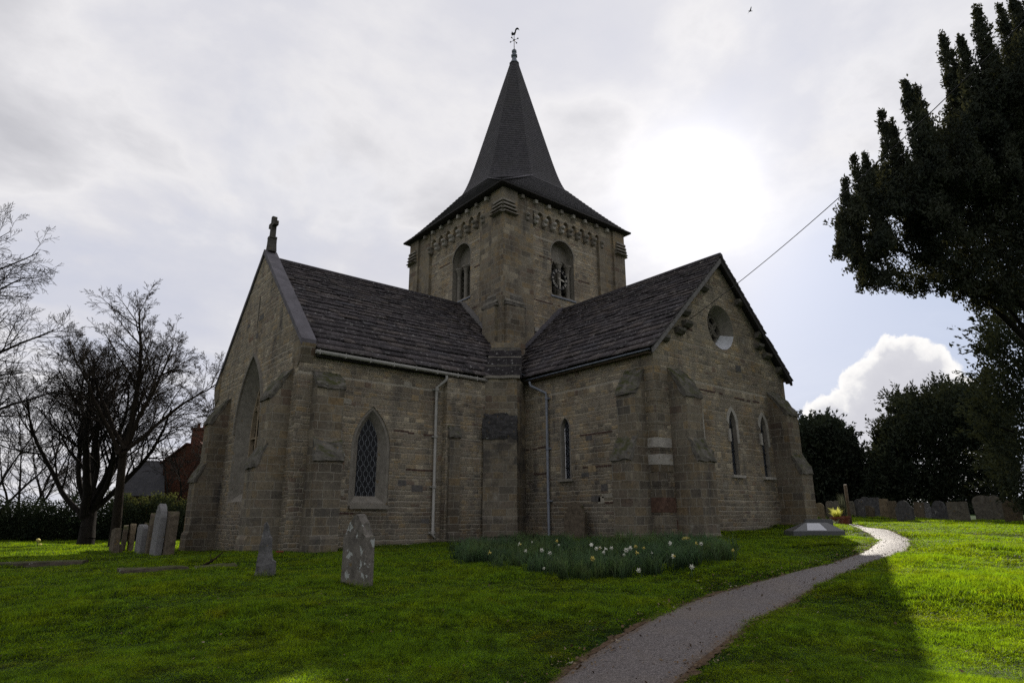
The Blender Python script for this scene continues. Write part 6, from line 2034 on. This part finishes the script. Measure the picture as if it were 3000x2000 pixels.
# longer grass left by the mower round the stones
gp2 = []
for x, y, w in BASES:
    for _ in range(26):
        a = rng.uniform(0, 6.28); gp2.append((x + math.cos(a) * rng.uniform(.06, .16), y + math.sin(a) * (w / 2 + rng.uniform(-.25, .1))))
gp2 = np.array(gp2); gp2 = gp2[~in_church(gp2)]
sg = scatter('uncut_grass', np.column_stack([gp2, gz_arr(gp2) + .02]), rough, rng.uniform(.35, .85, (len(gp2), 1)) * np.ones((1, 3)), M['grass']); tag(sg, kind='stuff')

# ================================================================== CAMERA, SUN, SKY
cam = bpy.data.cameras.new('camera'); co = bpy.data.objects.new('camera', cam); COL.objects.link(co)
co.matrix_world = Matrix(((RT[0], UP[0], -FW[0], CAM[0]), (RT[1], UP[1], -FW[1], CAM[1]), (RT[2], UP[2], -FW[2], CAM[2]), (0, 0, 0, 1)))
cam.sensor_width = 36; cam.lens = 36 * FL / 3000; cam.clip_start = .05; cam.clip_end = 5000
S.camera = co
sl_ = bpy.data.lights.new('sun', 'SUN'); so = bpy.data.objects.new('sun', sl_); COL.objects.link(so)
so.rotation_euler = Vector(-SUN).to_track_quat('-Z', 'Y').to_euler()
sl_.energy = 5.0; sl_.angle = R(.53); sl_.color = (1, .93, .82)

t = NT('World', True); S.world = t.m
D = t.n('ShaderNodeTexCoord').outputs['Generated']
sky = t.n('ShaderNodeTexSky', sky_type='NISHITA', sun_disc=False, sun_elevation=math.asin(SUN[2]), sun_rotation=math.atan2(SUN[0], SUN[1]), air_density=1.0, dust_density=2.0, ozone_density=1.5)
sx = t.n('ShaderNodeSeparateXYZ', {0: D})
zz = t.math('ADD', t.math('MAXIMUM', sx.outputs[2], 0.0), .16)
pl = t.n('ShaderNodeCombineXYZ', {0: t.math('DIVIDE', sx.outputs[0], zz), 1: t.math('DIVIDE', sx.outputs[1], zz), 2: 0.0}).outputs[0]
n1_ = t.noise(pl, .7, 10, .54, .25)
n2_ = t.noise(t.vmath('ADD', pl, (5.2, 1.7, 0)).outputs[0], 1.5, 8, .56, .25)
n3_ = t.noise(t.vmath('ADD', pl, (1.2, 8.7, 0)).outputs[0], .42, 5, .5)
sd = t.vmath('DOT_PRODUCT', D, tuple(SUN)).outputs['Value']
sdp = t.math('MAXIMUM', sd, 0.0)
# bluer opening low on the far side of the path
gap_dir = ray(2640, 1030); gap_dir = gap_dir / np.linalg.norm(gap_dir)
gd_ = t.vmath('DOT_PRODUCT', D, tuple(gap_dir)).outputs['Value']
gapm = t.rng(gd_, .958, .990)
cover = t.rng(t.math('SUBTRACT', t.math('ADD', n1_, t.math('MULTIPLY', n3_, .35)), t.math('MULTIPLY', gapm, .34)), .46, .66)
veil = t.math('SUBTRACT', .93, t.math('MULTIPLY', gapm, .80))
cover = t.math('MAXIMUM', cover, t.math('MULTIPLY', veil, t.rng(n2_, .1, .5, .8, 1.0)))
lum = t.ramp(t.rng(t.math('ADD', t.math('MULTIPLY', n1_, .55), t.math('MULTIPLY', n2_, .45)), .34, .68), [(0, (6.2, 6.3, 7.1)), (.28, (6.95, 6.95, 7.45)), (.46, (8.0, 7.9, 8.1)), (.6, (6.9, 6.85, 7.15)), (.8, (5.6, 5.6, 5.95)), (1, (4.6, 4.6, 5.0))])
# one standing cumulus with a bright crest
cu = None
for px, py, rad in ((2630, 1075, .060), (2580, 1130, .062), (2700, 1120, .066), (2640, 1180, .085), (2560, 1215, .075), (2740, 1185, .075), (2500, 1260, .06), (2650, 1290, .12), (2440, 1230, .05)):
    c3 = ray(px, py); c3 = c3 / np.linalg.norm(c3)
    dd = t.vmath('DISTANCE', D, tuple(c3)).outputs['Value']
    v_ = t.math('DIVIDE', dd, rad * .84)
    cu = v_ if cu is None else t.math('SMOOTH_MIN', cu, v_, .25)
pn = t.noise(D, 22, 7, .6, .3); pn2 = t.noise(D, 60, 4, .6)
cue = t.math('ADD', cu, t.math('MULTIPLY', t.math('SUBTRACT', pn, .5), 1.0))
cum = t.rng(cue, .86, .97, 1.0, 0.0)
cucol = t.ramp(t.rng(t.math('ADD', cue, t.math('MULTIPLY', t.math('SUBTRACT', pn2, .5), .5)), .1, .95), [(0, (6.2, 6.2, 6.7)), (.4, (6.7, 6.7, 7.1)), (.72, (8.5, 8.4, 8.4)), (1, (9.8, 9.6, 9.4))])
blue = t.mix(.89, t.vmath('SCALE', sky.outputs[0]).outputs[0], (4.3, 5.2, 7.2))
col = t.mix(cover, blue, lum)
col = t.mix(cum, col, cucol)
# forward scattering of the sun through thin cloud
g1 = t.math('MULTIPLY', t.math('POWER', sdp, 1000.0), 14.0)
g2 = t.math('MULTIPLY', t.math('POWER', sdp, 250.0), 4.6)
g3 = t.math('MULTIPLY', t.math('POWER', sdp, 26.0), .95)
gl = t.math('ADD', g1, t.math('ADD', g2, g3))
add = t.mix(1.0, col, t.n('ShaderNodeCombineColor', {0: gl, 1: t.math('MULTIPLY', gl, .975), 2: t.math('MULTIPLY', gl, .95)}).outputs[0], 'ADD')
# half of the sky away from the sun is duller cloud
dull = t.rng(sd, -.45, .6, .66, 1.04)
fin = t.mix(1.0, add, t.n('ShaderNodeCombineColor', {0: dull, 1: dull, 2: dull}).outputs[0], 'MULTIPLY')
bg = t.n('ShaderNodeBackground', {0: fin, 1: .1})
wo = t.n('ShaderNodeOutputWorld', {0: bg.outputs[0]})
S.view_settings.view_transform = 'Standard'; S.view_settings.look = 'None'; S.view_settings.exposure = 0
S.render.engine = 'CYCLES'
S.cycles.max_bounces = 6; S.cycles.transparent_max_bounces = 8
S.cycles.use_denoising = False
